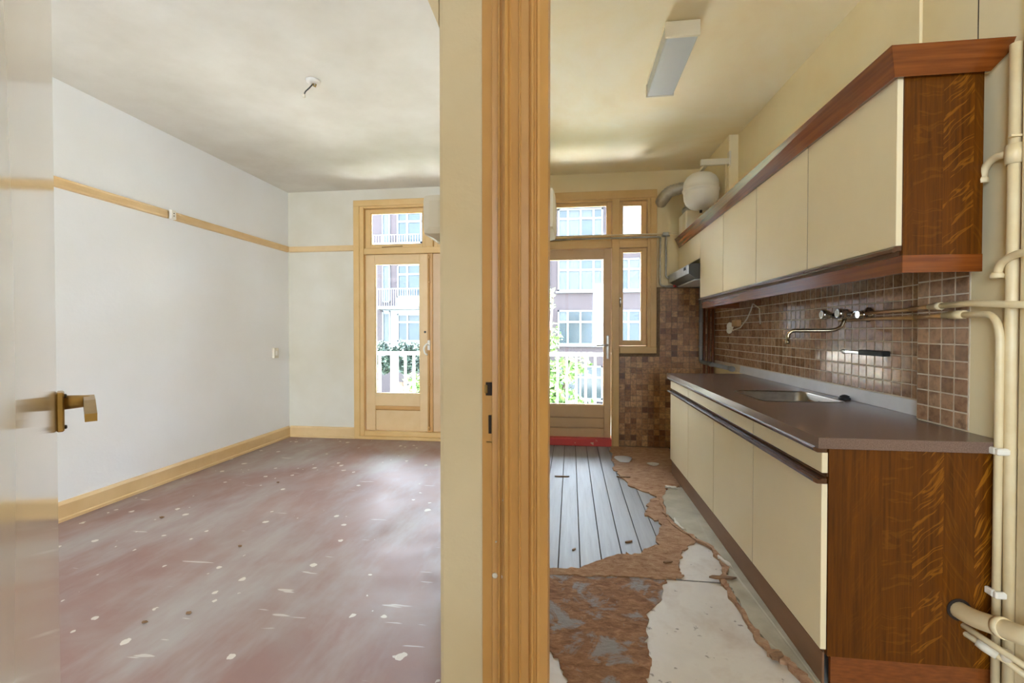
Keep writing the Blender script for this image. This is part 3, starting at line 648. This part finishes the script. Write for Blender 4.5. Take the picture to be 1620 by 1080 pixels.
# ------------------------------------------------------------------ wall tap
tap = thing('wall_tap', (1.40, 2.54, 1.16), 'chrome two-handle wall tap with a long swan spout over the sink', 'tap')
b = B(); b.tube([(1.385, 2.455, 1.285), (1.385, 2.64, 1.285)], .018, 14); b.lathe([(.024, -.01), (.026, 0), (.024, .02)], (1.385, 2.545, 1.285), 'Z', 14); mk('body', b, 'chrome', tap)
for y in (2.455, 2.64):
    b = B(); b.lathe([(.036, 0), (.036, .008), (.022, .014), (.017, .016), (.017, .055)], (XT-.004, y, 1.285), (-1, 0, 0), 18)
    mk('rosette', b, 'chrome', tap)
    b = B(); b.lathe([(.022, .016), (.022, .036)], (XT-.008, y, 1.285), (-1, 0, 0), 6); mk('hex_nut', b, 'chrome', tap)
for y, x in ((2.475, 1.385), (2.62, 1.385)):
    b = B(); b.lathe([(.011, .0), (.011, .03), (.021, .034), (.027, .055), (.026, .068), (.022, .076)], (x, y, 1.287), (-1, 0, .06), 8); h = mk('tap_handle', b, 'chrome', tap)
    b = B(); b.lathe([(.017, .0762), (.017, .079)], (x, y, 1.287), (-1, 0, .06), 14); mk('handle_cap', b, 'white_gloss', h)
b = B(); b.tube(bend([(1.385, 2.545, 1.275), (1.37, 2.545, 1.225), (1.33, 2.55, 1.207), (1.16, 2.60, 1.207), (1.14, 2.605, 1.19), (1.138, 2.605, 1.14)], .035, 6), .0095, 12)
b.lathe([(.012, 0), (.012, .02)], (1.138, 2.605, 1.136), 'Z', 12); mk('spout', b, 'bronze_chrome', tap)
# supply pipes from the tap round the pier
b = B(); b.tube(bend([(1.418, 2.44, 1.29), (1.418, 2.20, 1.293), (1.418, 2.075, 1.295)], .02), .008, 10); mk('supply_pipe', b, 'copper', label='upper painted supply pipe on the tiles between tap and pier', cat='pipe')
b = B(); b.tube(bend([(1.418, 2.66, 1.262), (1.418, 2.30, 1.262), (1.418, 2.075, 1.258)], .02), .008, 10); mk('supply_pipe', b, 'copper', label='lower painted supply pipe on the tiles between tap and pier', cat='pipe')
t = thing('water_pipe', (1.34, 1.75, 1.28), 'upper cream water pipe crossing the tiled pier to the right edge', 'pipe')
b = B(); b.tube([(1.345, 2.03, 1.293), (1.343, 1.90, 1.295)], .0085, 12); mk('bare_end', b, 'copper', t)
b = B(); b.tube([(1.343, 1.93, 1.2945), (1.34, 1.745, 1.297), (1.335, 1.40, 1.268)], .011, 12); b.lathe([(.014, 0), (.014, .03)], (1.343, 1.90, 1.295), (0, -1, 0), 12); mk('painted_pipe', b, 'cream_pipe', t)
t = thing('water_pipe', (1.34, 1.68, .10), 'lower cream water pipe that turns down beside the pier', 'pipe')
b = B(); b.tube([(1.345, 2.005, 1.257), (1.342, 1.82, 1.260)], .0085, 12); mk('bare_end', b, 'copper', t)
b = B(); b.tube(bend([(1.342, 1.86, 1.2595), (1.338, 1.655, 1.257), (1.338, 1.632, 1.20), (1.338, 1.632, .06)], .06, 7), .011, 12); b.lathe([(.015, 0), (.015, .06)], (1.342, 1.83, 1.26), (0, -1, 0), 12); mk('painted_pipe', b, 'cream_pipe', t)
# towel arm / knife holder on the tiles
t = thing('towel_arm', (1.42, 2.46, 1.09), 'black and chrome towel arm fixed to the tiles under the tap', 'towel holder')
b = B(); b.box(1.405, 1.442, 2.295, 2.475, 1.088, 1.112, .004); mk('grip', b, 'black', t)
b = B(); b.box(1.412, 1.442, 2.475, 2.60, 1.09, 1.108, .004); b.lathe([(.013, 0), (.013, .02), (.01, .024)], (1.42, 2.60, 1.099), (0, 1, 0), 12); mk('arm', b, 'chrome', t)
# double socket and cable below the wall cabinets
t = thing('wall_socket', (XT-.02, 4.25, 1.20), 'chrome-rimmed wall socket with a hanging cable on the far tiles', 'socket')
b = B(); b.box(1.40, XT-.008, 4.14, 4.27, 1.245, 1.305, .01); mk('socket_body', b, 'copper', t)
b = B(); b.lathe([(.034, 0), (.036, .008), (.03, .012), (.024, .006)], (1.40, 4.29, 1.25), (-.8, -.4, 0), 16); b.lathe([(.03, 0), (.03, .006)], (1.405, 4.33, 1.215), (-.8, -.4, 0), 14); mk('plug_face', b, 'white_gloss', t)
b = B(); b.tube([(1.395, 4.28, 1.24), (1.39, 4.20, 1.215), (1.388, 4.02, 1.235), (1.388, 3.88, 1.30), (1.39, 3.80, 1.37), (1.40, 3.79, 1.42)], .005, 8); b.tube([(1.40, 3.79, 1.42), (1.43, 3.74, 1.38), (1.436, 3.74, 1.26)], .004, 8); mk('cable', b, 'cream_plastic', t)
# ------------------------------------------------------------------ wall cabinets
UX = 1.09; U0 = 1.712; UP = .598
labs = ['wall cabinet nearest the camera with the dark oak side', 'second wall cabinet from the camera, above the tap', 'third wall cabinet from the camera', 'fourth wall cabinet, beside the cooker hood']
for i in range(4):
    y0, y1 = U0+i*UP, U0+(i+1)*UP
    t = thing('wall_cabinet', (1.24, (y0+y1)/2, 1.455), labs[i], 'cabinet', 'wall cabinets along the right wall')
    b = B(); ys = y0+(.018 if i == 0 else 0); b.box(UX+.022, 1.35, ys, y1-.001, 1.46, 2.07); mk('carcass', b, 'plinth', t)
    d = front('door', y0+.001, y1, 1.491, 2.068, t, x0=UX, x1=UX+.019)
    b = B(); b.prism([(UX+.016, 1.491), (UX-.002, 1.489), (UX-.012, 1.481), (UX-.013, 1.470), (UX-.006, 1.468), (UX+.004, 1.474), (UX+.016, 1.474)], 'Y', y0+.0025, y1-.0015); mk('grip_rail', b, 'grip', d)
    b = B(); b.box(UX+.0012, UX+.019, y1-.0034, y1-.0002, 1.492, 2.067); mk('gap_shade_strip', b, 'grip', t)  # dark strip painted in as the shaded gap between wall cabinet doors
    if i == 0:
        b = B(); b.box(UX+.019, 1.347, y0, y0+.017, 1.458, 2.08); mk('side_panel', b, 'oak', t, label='dark oak veneer side panel with ray figure')
yh0 = U0+4*UP; yh1 = 4.90
t = thing('hood_cabinet', (1.24, 4.5, 1.82), 'short wall cabinet above the cooker hood', 'cabinet')
b = B(); b.box(UX+.021, 1.295, yh0+.001, yh1, 1.835, 2.07); mk('carcass', b, 'edge_cream', t)
front('door', yh0+.001, yh1, 1.83, 2.068, t, x0=UX, x1=UX+.019)
b = B()
b.prism([(1.107, 1.458), (1.107, 1.400), (1.125, 1.400), (1.125, 1.458)], 'Y', U0+.012, 4.10)
b.box(1.107, 1.347, U0-.002, U0+.014, 1.400, 1.458); b.box(1.125, 1.40, 4.08, 4.10, 1.40, 1.458)
mk('light_pelmet', b, 'oak_red_y', label='reddish wooden pelmet strip below the wall cabinets', cat='pelmet')
# bottom board behind the pelmet
# cornice with mitred return
bm = bmesh.new()
def V(x, y, z): return bm.verts.new((x, y, z))
path = [((1.085, 4.86), (1.028, 4.80)), ((1.068, 1.695), (1.028, 1.648)), ((1.352, 1.695), (1.408, 1.648))]
o_l = [V(p[0][0], p[0][1], 2.047) for p in path]; o_u = [V(p[1][0], p[1][1], 2.127) for p in path]
inn = ((.02, 0), (.02, .02), (0, .02))
i_l = [V(p[0][0]+q[0], p[0][1]+q[1], 2.052) for p, q in zip(path, inn)]; i_u = [V(p[1][0]+q[0], p[1][1]+q[1], 2.132) for p, q in zip(path, inn)]
for k in (0, 1):
    for A, Bq in ((o_l, o_u), (o_u, i_u), (i_u, i_l), (i_l, o_l)): bm.faces.new((A[k], A[k+1], Bq[k+1], Bq[k]))
for k in (0, 2): bm.faces.new((o_l[k], o_u[k], i_u[k], i_l[k]))
mk('cornice', bm, 'oak_red_y', label='slanted red-brown cornice board along the top of the wall cabinets', cat='cornice')
# ------------------------------------------------------------------ cooker hood
t = thing('cooker_hood', (1.15, 4.5, 1.66), 'slim cooker hood with a grey slanted front under the short cabinet', 'cooker hood')
b = B(); b.prism([(1.005, 1.705), (1.005, 1.775), (1.03, 1.79), (1.295, 1.79), (1.295, 1.66), (1.06, 1.665)], 'Y', 4.14, 4.90); mk('hood_body', b, 'dark_grey', t)
b = B(); b.prism([(.995, 1.702), (.99, 1.776), (1.005, 1.78), (1.005, 1.702)], 'Y', 4.135, 4.905); mk('front_fascia', b, 'alu', t)
b = B(); b.box(.988, .993, 4.19, 4.25, 1.74, 1.765, .001); mk('switch', b, 'black', t)
b = B(); b.box(1.07, 1.28, 4.20, 4.84, 1.652, 1.664, .003); mk('grease_filter', b, 'strip', t)
# ------------------------------------------------------------------ things on top of the cabinets
t = thing('expansion_vessel', (1.13, 4.24, 2.26), 'round white expansion vessel hanging from a bracket above the cabinets', 'vessel')
R = .147; pr = [(0.012, 0), (.05, .004), (.09, .018), (.122, .045), (.142, .09), (R, .135), (R, .16), (R+.007, .165), (R+.007, .178), (R, .183), (R, .215), (.142, .25), (.122, .285), (.09, .31), (.05, .325), (.012, .33)]
b = B(); b.lathe(pr, (1.13, 4.24, 2.268), 'Z', 32); mk('tank', b, 'white_gloss', t)
b = B(); b.lathe([(.012, 0), (.012, .02), (.006, .025)], (1.13, 4.24, 2.246), 'Z', 10); mk('valve', b, 'black', t)
b = B(); b.box(1.07, 1.30, 4.02, 4.05, 2.585, 2.635, .003); b.box(1.115, 1.145, 4.05, 4.24, 2.60, 2.62, .002); b.tube([(1.13, 4.24, 2.59), (1.13, 4.24, 2.625)], .012, 8); mk('bracket_arm', b, 'cream_plastic', t)
b = B(); b.box(1.29, 1.305, 4.01, 4.06, 2.57, 2.69, .002); mk('wall_plate', b, 'cream_plastic', t)
b = B(); b.tube([(1.27, 4.035, 2.59), (1.27, 4.035, 2.10)], .007, 8); mk('fill_pipe', b, 'cream_pipe', t)
t = thing('water_heater', (1.2, 4.72, 2.07), 'white water heater casing standing on the short cabinet', 'heater')
b = B(); b.box(1.085, 1.285, 4.58, 4.88, 2.071, 2.36, .012); mk('casing', b, 'white_gloss', t)
b = B(); b.box(1.082, 1.088, 4.585, 4.70, 2.09, 2.35, .002); mk('front_cover', b, 'cream_plastic', t)
b = B(); b.lathe([(.075, 0), (.08, .02), (.075, .05)], (1.16, 4.72, 2.36), 'Z', 20); mk('flue_collar', b, 'alu', t)
pts = bend([(1.16, 4.72, 2.41), (1.16, 4.72, 2.60), (1.10, 4.74, 2.62), (.97, 4.78, 2.60), (.93, 4.82, 2.55), (.915, 4.925, 2.53)], .07, 7)
# resample into rings for the corrugation
P = [Vector(p) for p in pts]; dense = []
for a, c in zip(P, P[1:]):
    m = max(1, int((c-a).length/.013))
    for k in range(m): dense.append(a.lerp(c, k/m))
dense.append(P[-1]); rad = [.053+(.007 if i % 2 else 0) for i in range(len(dense))]
b = B(); b.tube(dense, rad, 18); mk('flue_duct', b, 'flex', label='flexible aluminium flue duct bending from the heater into the far wall', cat='duct')
# ------------------------------------------------------------------ pipes at the far wall
b = B(); b.tube([(-.46, 4.872, 2.196), (.90, 4.872, 2.200), (1.0, 4.872, 2.203)], .009, 10); b.tube([(.93, 4.872, 2.20), (1.07, 4.872, 2.19)], .009, 10)
mk('gas_pipe', b, 'cream_pipe', label='upper cream pipe crossing in front of the kitchen window', cat='pipe')
b = B(); b.tube(bend([(-.46, 4.868, 2.165), (.88, 4.868, 2.170), (.906, 4.87, 2.165), (.906, 4.885, 2.13), (.906, 4.89, 1.69), (.93, 4.89, 1.668), (1.30, 4.88, 1.655)], .03), .010, 10)
t = mk('gas_pipe', b, 'galv', label='lower pipe crossing the kitchen window, then dropping beside its frame', cat='pipe')
b = B(); b.tube(bend([(1.0, 4.89, 2.185), (.965, 4.89, 2.185), (.963, 4.89, 2.12), (.963, 4.89, 1.755), (1.04, 4.89, 1.745)], .03), .010, 10)
b.box(.925, .985, 4.86, 4.93, 2.178, 2.215, .004); mk('gas_pipe', b, 'galv', label='short pipe dropping from the clamp towards the cooker hood', cat='pipe')
b = B(); b.lathe([(.012, 0), (.012, .03)], (1.035, 4.88, 1.668), (1, 0, -.03), 10); b.box(1.04, 1.05, 4.85, 4.872, 1.66, 1.70, .002); mk('gas_tap', b, 'red', label='small red gas tap on the pipe below the hood', cat='gas tap')
b = B(); b.tube(bend([(1.305, 4.87, 1.65), (1.305, 4.87, .905), (1.32, 4.83, .895), (1.42, 4.28, .872)], .05, 6), .019, 12)
for z in (1.05, 1.3): b.lathe([(.023, 0), (.023, .014)], (1.305, 4.87, z), 'Z', 12)
b.lathe([(.024, 0), (.024, .05)], (1.345, 4.693, .889), (.18, -1, -.04), 12); b.lathe([(.024, 0), (.024, .04)], (1.412, 4.324, .874), (.18, -1, -.04), 12)
mk('waste_pipe', b, 'grey_pvc', label='grey plastic waste pipe dropping in the far corner behind the worktop', cat='pipe')
for i, x in enumerate((1.345, 1.39, 1.428)):
    b = B(); b.tube([(x, 4.895, .2), (x, 4.895, 1.60)], .012, 10)
    mk('riser_pipe', b, 'oak_red', label=('left', 'middle', 'right')[i]+' one of three thin brown riser pipes in the far tiled corner', cat='pipe', group='brown riser pipes in the corner')
# ------------------------------------------------------------------ pipes at the right edge
t = thing('riser_pipe', (1.36, 1.625, 0), 'tall cream riser pipe at the right edge with two branches', 'pipe')
b = B(); b.tube([(1.363, 1.622, 2.09), (1.36, 1.622, 1.2), (1.36, 1.612, .02)], .0155, 14)
b.lathe([(.021, 0), (.023, .03), (.021, .06)], (1.362, 1.622, 1.72), 'Z', 14); mk('pipe', b, 'cream_pipe', t)
b = B(); b.tube(bend([(1.36, 1.622, 1.755), (1.357, 1.68, 1.765), (1.352, 1.712, 1.745), (1.352, 1.722, 1.70)], .03, 5), .0115, 12); b.lathe([(.016, 0), (.017, .012), (.014, .02)], (1.352, 1.722, 1.692), 'Z', 12); mk('branch', b, 'cream_pipe', t)
b = B(); b.tube(bend([(1.342, 1.45, 1.437), (1.34, 1.59, 1.437), (1.338, 1.637, 1.415), (1.338, 1.645, 1.38)], .04, 6), .0115, 12); b.lathe([(.017, 0), (.018, .01), (.014, .018)], (1.338, 1.645, 1.37), 'Z', 12); mk('branch', b, 'cream_pipe', t)
b = B(); b.box(1.335, 1.385, 1.60, 1.612, 1.798, 1.804); mk('wall_clip', b, 'cream_pipe', t)
for z, l in ((.815, 'upper white clamp holding the two pipes beside the oak end panel'), (.365, 'lower white clamp holding the two pipes above the thick waste pipe')):
    b = B(); b.box(1.318, 1.384, 1.607, 1.622, z, z+.022, .004); b.box(1.318, 1.33, 1.622, 1.652, z, z+.022, .003); mk('pipe_clamp', b, 'white_gloss', label=l, cat='clamp')
b = B(); b.tube(bend([(1.25, 1.675, .298), (1.25, 1.61, .303), (1.262, 1.52, .328), (1.30, 1.30, .38)], .05, 6), .027, 16); b.lathe([(.030, 0), (.031, .01), (.030, .02)], (1.262, 1.53, .326), (.1, -1, .25), 16)
mk('drain_pipe', b, 'cream_pipe', label='thick cream drain pipe coming out of the oak end panel at lower right', cat='pipe')
b = B(); b.lathe([(.036, 0), (.036, .002)], (1.25, 1.6555, .30), (0, -1, 0), 18); mk('drain_hole', b, 'dark', label='dark round hole in the oak end panel around the drain pipe', cat='hole')
b = B(); b.tube([(1.262, 1.665, .250), (1.30, 1.57, .232), (1.36, 1.40, .205)], .0095, 10); mk('small_pipe', b, 'cream_pipe', label='thin cream pipe directly below the thick drain pipe', cat='pipe')
t = thing('stop_valve', (1.30, 1.6, .18), 'lowest cream pipe with a stop valve at the lower right corner', 'valve')
b = B(); b.tube([(1.268, 1.665, .224), (1.33, 1.58, .188), (1.40, 1.48, .140)], .0095, 10); mk('pipe', b, 'cream_pipe', t)
b = B(); b.lathe([(.015, 0), (.017, .02), (.015, .05)], (1.29, 1.637, .212), (.55, -.75, -.32), 12); b.lathe([(.013, 0), (.016, .01), (.016, .03)], (1.33, 1.585, .19), (0, 0, 1), 10); mk('valve_body', b, 'cream_plastic', t)

# ------------------------------------------------------------------ lamps, boxes, switches
t = thing('strip_lamp', (.56, 2.75, 2.70), 'flat white fluorescent ceiling lamp, switched off, above the kitchen', 'lamp')
b = B(); b.box(.482, .641, 2.47, 3.06, 2.765, 2.805, .003); mk('base_tray', b, 'cream_plastic', t)
for y in (2.452, 3.052):
    b = B(); b.box(.476, .647, y, y+.014, 2.70, 2.78, .002); mk('end_cap', b, 'cream_plastic', t)
b = B(); b.prism([(.48, 2.775), (.482, 2.708), (.487, 2.703), (.636, 2.703), (.641, 2.708), (.643, 2.775)], 'Y', 2.466, 3.052); mk('diffuser', b, 'diffuser', t)
t = thing('ceiling_hook', (-1.62, 2.76, 2.68), 'bare ceiling hook with a short twisted wire in the left room', 'hook')
b = B(); b.lathe([(.045, 0), (.04, .012), (.012, .02)], (-1.62, 2.76, ZL), (0, 0, -1), 16); mk('rose', b, 'ceil_white', t)
b = B(); b.tube([(-1.62, 2.76, 2.775), (-1.615, 2.755, 2.755), (-1.60, 2.75, 2.745), (-1.595, 2.75, 2.76)], .005, 8); mk('hook', b, 'brass', t)
b = B(); b.tube([(-1.62, 2.76, 2.77), (-1.64, 2.745, 2.735), (-1.66, 2.74, 2.715), (-1.668, 2.735, 2.69)], .004, 6); mk('wire', b, 'dark_grey', t)
b = B(); b.box(-1.676, -1.660, 2.727, 2.743, 2.672, 2.695, .003); mk('terminal', b, 'cream_plastic', t)
b = B(); b.box(-.345, -.254, 1.04, 1.20, 1.425, 1.522, .018); mk('junction_box', b, 'cream_plastic', label='rounded cream box on the left-room side of the partition', cat='box')
b = B(); b.box(-.11, -.036, 1.04, 1.20, 1.432, 1.530, .018); mk('junction_box', b, 'cream_plastic', label='rounded cream box on the kitchen side of the door post', cat='box')
t = thing('wall_switch', (XL, 4.665, .91), 'small cream switch on the left wall near the far corner', 'switch')
b = B(); b.box(XL, XL+.03, 4.625, 4.70, .915, 1.025, .006); mk('switch_box', b, 'cream_plastic', t)
b = B(); b.box(XL+.03, XL+.036, 4.645, 4.68, .945, .995, .002); mk('rocker', b, 'white_gloss', t)
t = thing('rail_socket', (XL, 3.35, 2.11), 'small white socket box let into the left picture rail', 'socket')
b = B(); b.box(XL, XL+.034, 3.335, 3.385, 2.108, 2.182, .004); mk('socket_box', b, 'white_gloss', t)
b = B(); b.box(XL, XL+.012, 3.318, 3.335, 2.11, 2.17); mk('conduit_gap', b, 'brass', t)
b = B(); b.lathe([(.004, 0), (.004, .003)], (XL+.034, 3.36, 2.155), (1, 0, 0), 8); b.lathe([(.004, 0), (.004, .003)], (XL+.034, 3.36, 2.135), (1, 0, 0), 8); mk('socket_hole', b, 'dark', t)

# ------------------------------------------------------------------ outside: balcony, garden, opposite houses
b = B(); b.box(-3.6, 1.6, 5.21, 6.2, -.16, -.03); mk('balcony_floor', b, 'concrete', label='concrete balcony slab outside both doors', cat='balcony', kind='structure')
b = B(); b.box(-3.6, 1.6, 5.21, 5.85, 2.96, 3.1); mk('sky_shade_slab', b, 'concrete', label='unseen slab added above the doors to cut sky light', cat='balcony', kind='structure')  # unseen slab added to cut steep sky light on the floors
t = thing('balcony_railing', (-1, 6.1, -.03), 'white wooden balcony railing outside the doors', 'railing')
b = B(); b.box(-3.55, 1.55, 6.065, 6.135, .885, .93, .004); mk('top_rail', b, 'rail_white', t)
b = B(); b.box(-3.55, 1.55, 6.08, 6.12, .06, .10); mk('bottom_rail', b, 'rail_white', t)
bal = None; x = -3.48
b = B(); b.box(-.013, .013, 6.087, 6.113, .10, .885); bal = mk('baluster', b, 'rail_white', t); zb0 = W[bal].copy()
bal.location = Vector((x, zb0.y, zb0.z))-W[t]
while x < 1.42:
    x += .1225
    if -2.50 < x < -2.31: continue
    copy_at(bal, t, (x, zb0.y, zb0.z))
for xx in (-2.41, -3.53, 1.53):
    b = B(); b.box(xx-.045, xx+.045, 6.06, 6.14, -.03, .93, .004); mk('post', b, 'rail_white', t)
b = B(); b.box(-40, 40, 5.3, 15, -3.6, -3.3); mk('bounce_yard', b, 'paving', label='unseen pale yard added to bounce sunlight up into the rooms', cat='ground', kind='structure')  # out of view, made pale to bounce sun onto the ceilings
b = B(); b.box(-60, 60, 15, 90, -3.6, -3.3); mk('garden_ground', b, 'lawn', label='dark lawn in front of the opposite houses', cat='ground', kind='structure')
YFc = 27.0
bd = thing('row_house', (-3, YFc, -3.3), 'brick row of houses with white windows across the gardens', 'building')
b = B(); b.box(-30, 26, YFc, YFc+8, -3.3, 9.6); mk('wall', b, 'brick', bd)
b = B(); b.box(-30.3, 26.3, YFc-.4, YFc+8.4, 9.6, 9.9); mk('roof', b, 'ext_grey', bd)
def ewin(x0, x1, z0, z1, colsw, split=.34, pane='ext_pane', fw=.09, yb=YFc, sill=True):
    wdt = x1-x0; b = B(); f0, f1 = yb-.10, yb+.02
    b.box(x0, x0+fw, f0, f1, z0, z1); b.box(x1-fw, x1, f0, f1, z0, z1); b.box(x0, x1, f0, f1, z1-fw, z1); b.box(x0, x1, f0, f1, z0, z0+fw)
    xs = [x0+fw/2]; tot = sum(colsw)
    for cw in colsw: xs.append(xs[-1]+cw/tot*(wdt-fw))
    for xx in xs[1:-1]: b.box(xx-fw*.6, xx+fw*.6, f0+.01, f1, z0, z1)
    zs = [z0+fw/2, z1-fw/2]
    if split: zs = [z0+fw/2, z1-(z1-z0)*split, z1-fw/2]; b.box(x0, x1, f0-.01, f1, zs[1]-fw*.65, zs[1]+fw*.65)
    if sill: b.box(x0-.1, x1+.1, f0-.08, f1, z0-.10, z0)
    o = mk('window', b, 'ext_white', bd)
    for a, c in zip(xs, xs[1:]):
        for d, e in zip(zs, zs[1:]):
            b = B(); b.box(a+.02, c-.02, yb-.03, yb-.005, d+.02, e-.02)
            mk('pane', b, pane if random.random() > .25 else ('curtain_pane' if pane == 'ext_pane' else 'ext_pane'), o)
# bays seen through the kitchen door and window
for z0, z1, pn in ((3.56, 5.40, 'curtain_pane'), (.46, 2.46, 'ext_pane'), (-2.7, -.75, 'ext_pane'), (6.6, 8.3, 'curtain_pane')):
    ewin(-.75, 1.82, z0, z1, (.8, 1.1, 1.1, .75), .34, pn)
    ewin(2.80, 3.95, z0, z1, (.45, .7), .34, pn)
    ewin(4.6, 7.2, z0, z1, (.8, 1.1, 1.1, .75), .34, pn); ewin(-5.2, -2.6, z0, z1, (.8, 1.1, 1.1, .75), .34, pn)
    ewin(8.2, 10.2, z0, z1, (.8, 1.1), .34, pn); ewin(-8.0, -6.0, z0, z1, (.8, 1.1), .34, pn)
b = B(); b.box(-1.0, 1.80, YFc-.5, YFc, 6.2, 6.58); b.box(2.3, 4.2, YFc-.5, YFc, 6.2, 8.6); b.box(-1.0, 1.8, YFc-.5, YFc, 8.32, 8.7); mk('bay_cladding', b, 'ext_white', bd)
for z0, z1 in ((6.55, 8.42), (3.3, 5.28), (.62, 2.30)):
    ewin(-10.45, -8.9, z0, z1, (.55, .8), .3, 'ext_pane', sill=False)
for z0, z1 in ((6.55, 8.42), (3.0, 5.28), (.45, 2.5)):
    ewin(-11.4, -10.9, z0, z1, (1,), 0, 'curtain_pane', .07, sill=False)
b = B(); b.box(-11.4, -8.8, YFc-.06, YFc, 2.3, 2.6); b.box(-10.9, -10.45, YFc-.05, YFc, .4, 2.5); b.box(-11.38, -8.8, YFc-.06, YFc, -.2, .6); b.box(-10.5, -8.8, YFc-.06, YFc, 2.6, 3.3); mk('white_cladding', b, 'ext_white', bd)
b = B(); b.box(-11.6, -8.8, YFc-1.0, YFc, 2.55, 2.72); mk('balcony_slab', b, 'ext_white', bd)
b = B(); b.box(-11.6, -8.8, YFc-1.0, YFc-.96, 3.72, 3.76)
k = -11.6
while k < -8.8: b.box(k, k+.025, YFc-.99, YFc-.965, 2.72, 3.72); k += .14
mk('balcony_railing', b, 'ext_grey', bd)
b = B(); b.box(-11.6, -8.8, YFc-.9, YFc, 6.3, 6.45); b.box(-11.6, -8.8, YFc-.9, YFc-.86, 6.9, 6.93)
k = -11.6
while k < -8.8: b.box(k, k+.025, YFc-.89, YFc-.865, 6.45, 6.9); k += .16
mk('balcony_railing', b, 'ext_grey', bd)
b = B(); b.tube([(-1.25, YFc-.12, -3.2), (-1.25, YFc-.12, 9.5)], .06, 8); mk('drainpipe', b, 'ext_white', bd)
def foliage(name, blobs, count, size, mat, seed, parent):
    r = random.Random(seed); vs = []; fs = []
    tot = sum(bl[3]*bl[4]*bl[5] for bl in blobs)
    for cx, cy, cz, rx, ry, rz in blobs:
        for _ in range(int(count*rx*ry*rz/tot)):
            while True:
                p = Vector((r.uniform(-1, 1), r.uniform(-1, 1), r.uniform(-1, 1)))
                if p.length < 1: break
            q = .75+.25*math.sin(9*p.x+5*p.z+cx)
            c = Vector((cx+p.x*rx*q, cy+p.y*ry*q, cz+p.z*rz*q))
            a = Vector((r.gauss(0, 1), r.gauss(0, 1), r.gauss(0, .6))).normalized(); bb = a.cross(Vector((r.gauss(0, 1), r.gauss(0, 1), r.gauss(0, 1)))).normalized()
            L = size*r.uniform(.6, 1.3); i = len(vs)
            vs += [c-a*L, c+bb*L*.45+a*L*.1, c+a*L, c-bb*L*.45+a*L*.1]; fs += [(i, i+1, i+2), (i, i+2, i+3)]
    bm = bmesh.new(); V_ = [bm.verts.new(v_) for v_ in vs]
    for f in fs: bm.faces.new([V_[j] for j in f])
    xs = [v_.co for v_ in bm.verts]
    me = bpy.data.meshes.new(name); base = W[parent]
    bmesh.ops.translate(bm, verts=bm.verts, vec=-base); bm.to_mesh(me); bm.free(); me.materials.append(M[mat])
    o = bpy.data.objects.new(name, me); COL.objects.link(o); o.parent = parent; W[o] = base; o['kind'] = 'stuff'; return o
t = thing('garden_tree', (-.75, 10, -3.3), 'leafy light green tree behind the kitchen balcony railing', 'tree')
b = B(); b.tube([(-.75, 10, -3.3), (-.72, 10, -1.5), (-.6, 10, 0), (-.45, 10, 1.0), (-.38, 10, 2.0)], [.11, .09, .06, .035, .012], 8); b.tube([(-.7, 10, -1.0), (-.2, 10.1, -.1), (.1, 10.1, .5)], [.05, .035, .01], 6); mk('trunk', b, 'bark', t)
foliage('foliage', [(-.6, 10, .2, .75, .8, .55), (-.35, 10, -.45, .75, .8, .55), (-.5, 10, 1.0, .35, .4, .5), (-.45, 10, 1.9, .13, .15, .35), (.1, 10, .45, .45, .4, .25), (-.2, 10, -1.2, .9, .8, .6), (.3, 10, -.6, .4, .4, .4)], 7000, .075, 'leaf', 3, t)
t = thing('garden_shrub', (-3.0, 9.5, -3.3), 'bright green shrub behind the balcony railing of the left room', 'shrub')
b = B(); b.tube([(-3.0, 9.5, -3.3), (-3.0, 9.5, -1.5), (-2.95, 9.5, -.2)], [.08, .06, .02], 8); mk('trunk', b, 'bark', t)
foliage('foliage', [(-3.0, 9.5, -.1, .75, .6, .55), (-2.8, 9.5, -1.0, .9, .7, .7)], 4500, .07, 'leaf', 5, t)
t = thing('garden_hedge', (-7.4, 19.5, -3.3), 'dark green clipped hedge seen above the railing of the left room', 'hedge')
b = B(); b.tube([(-7.4, 19.5, -3.3), (-7.4, 19.5, -1)], .12, 8); mk('trunk', b, 'bark', t)
foliage('foliage', [(-8.2, 19.5, .05, .8, .6, .8), (-7.2, 19.5, .05, .9, .6, .85), (-6.3, 19.5, 0, .8, .6, .75)], 9000, .10, 'leaf_dark', 9, t)
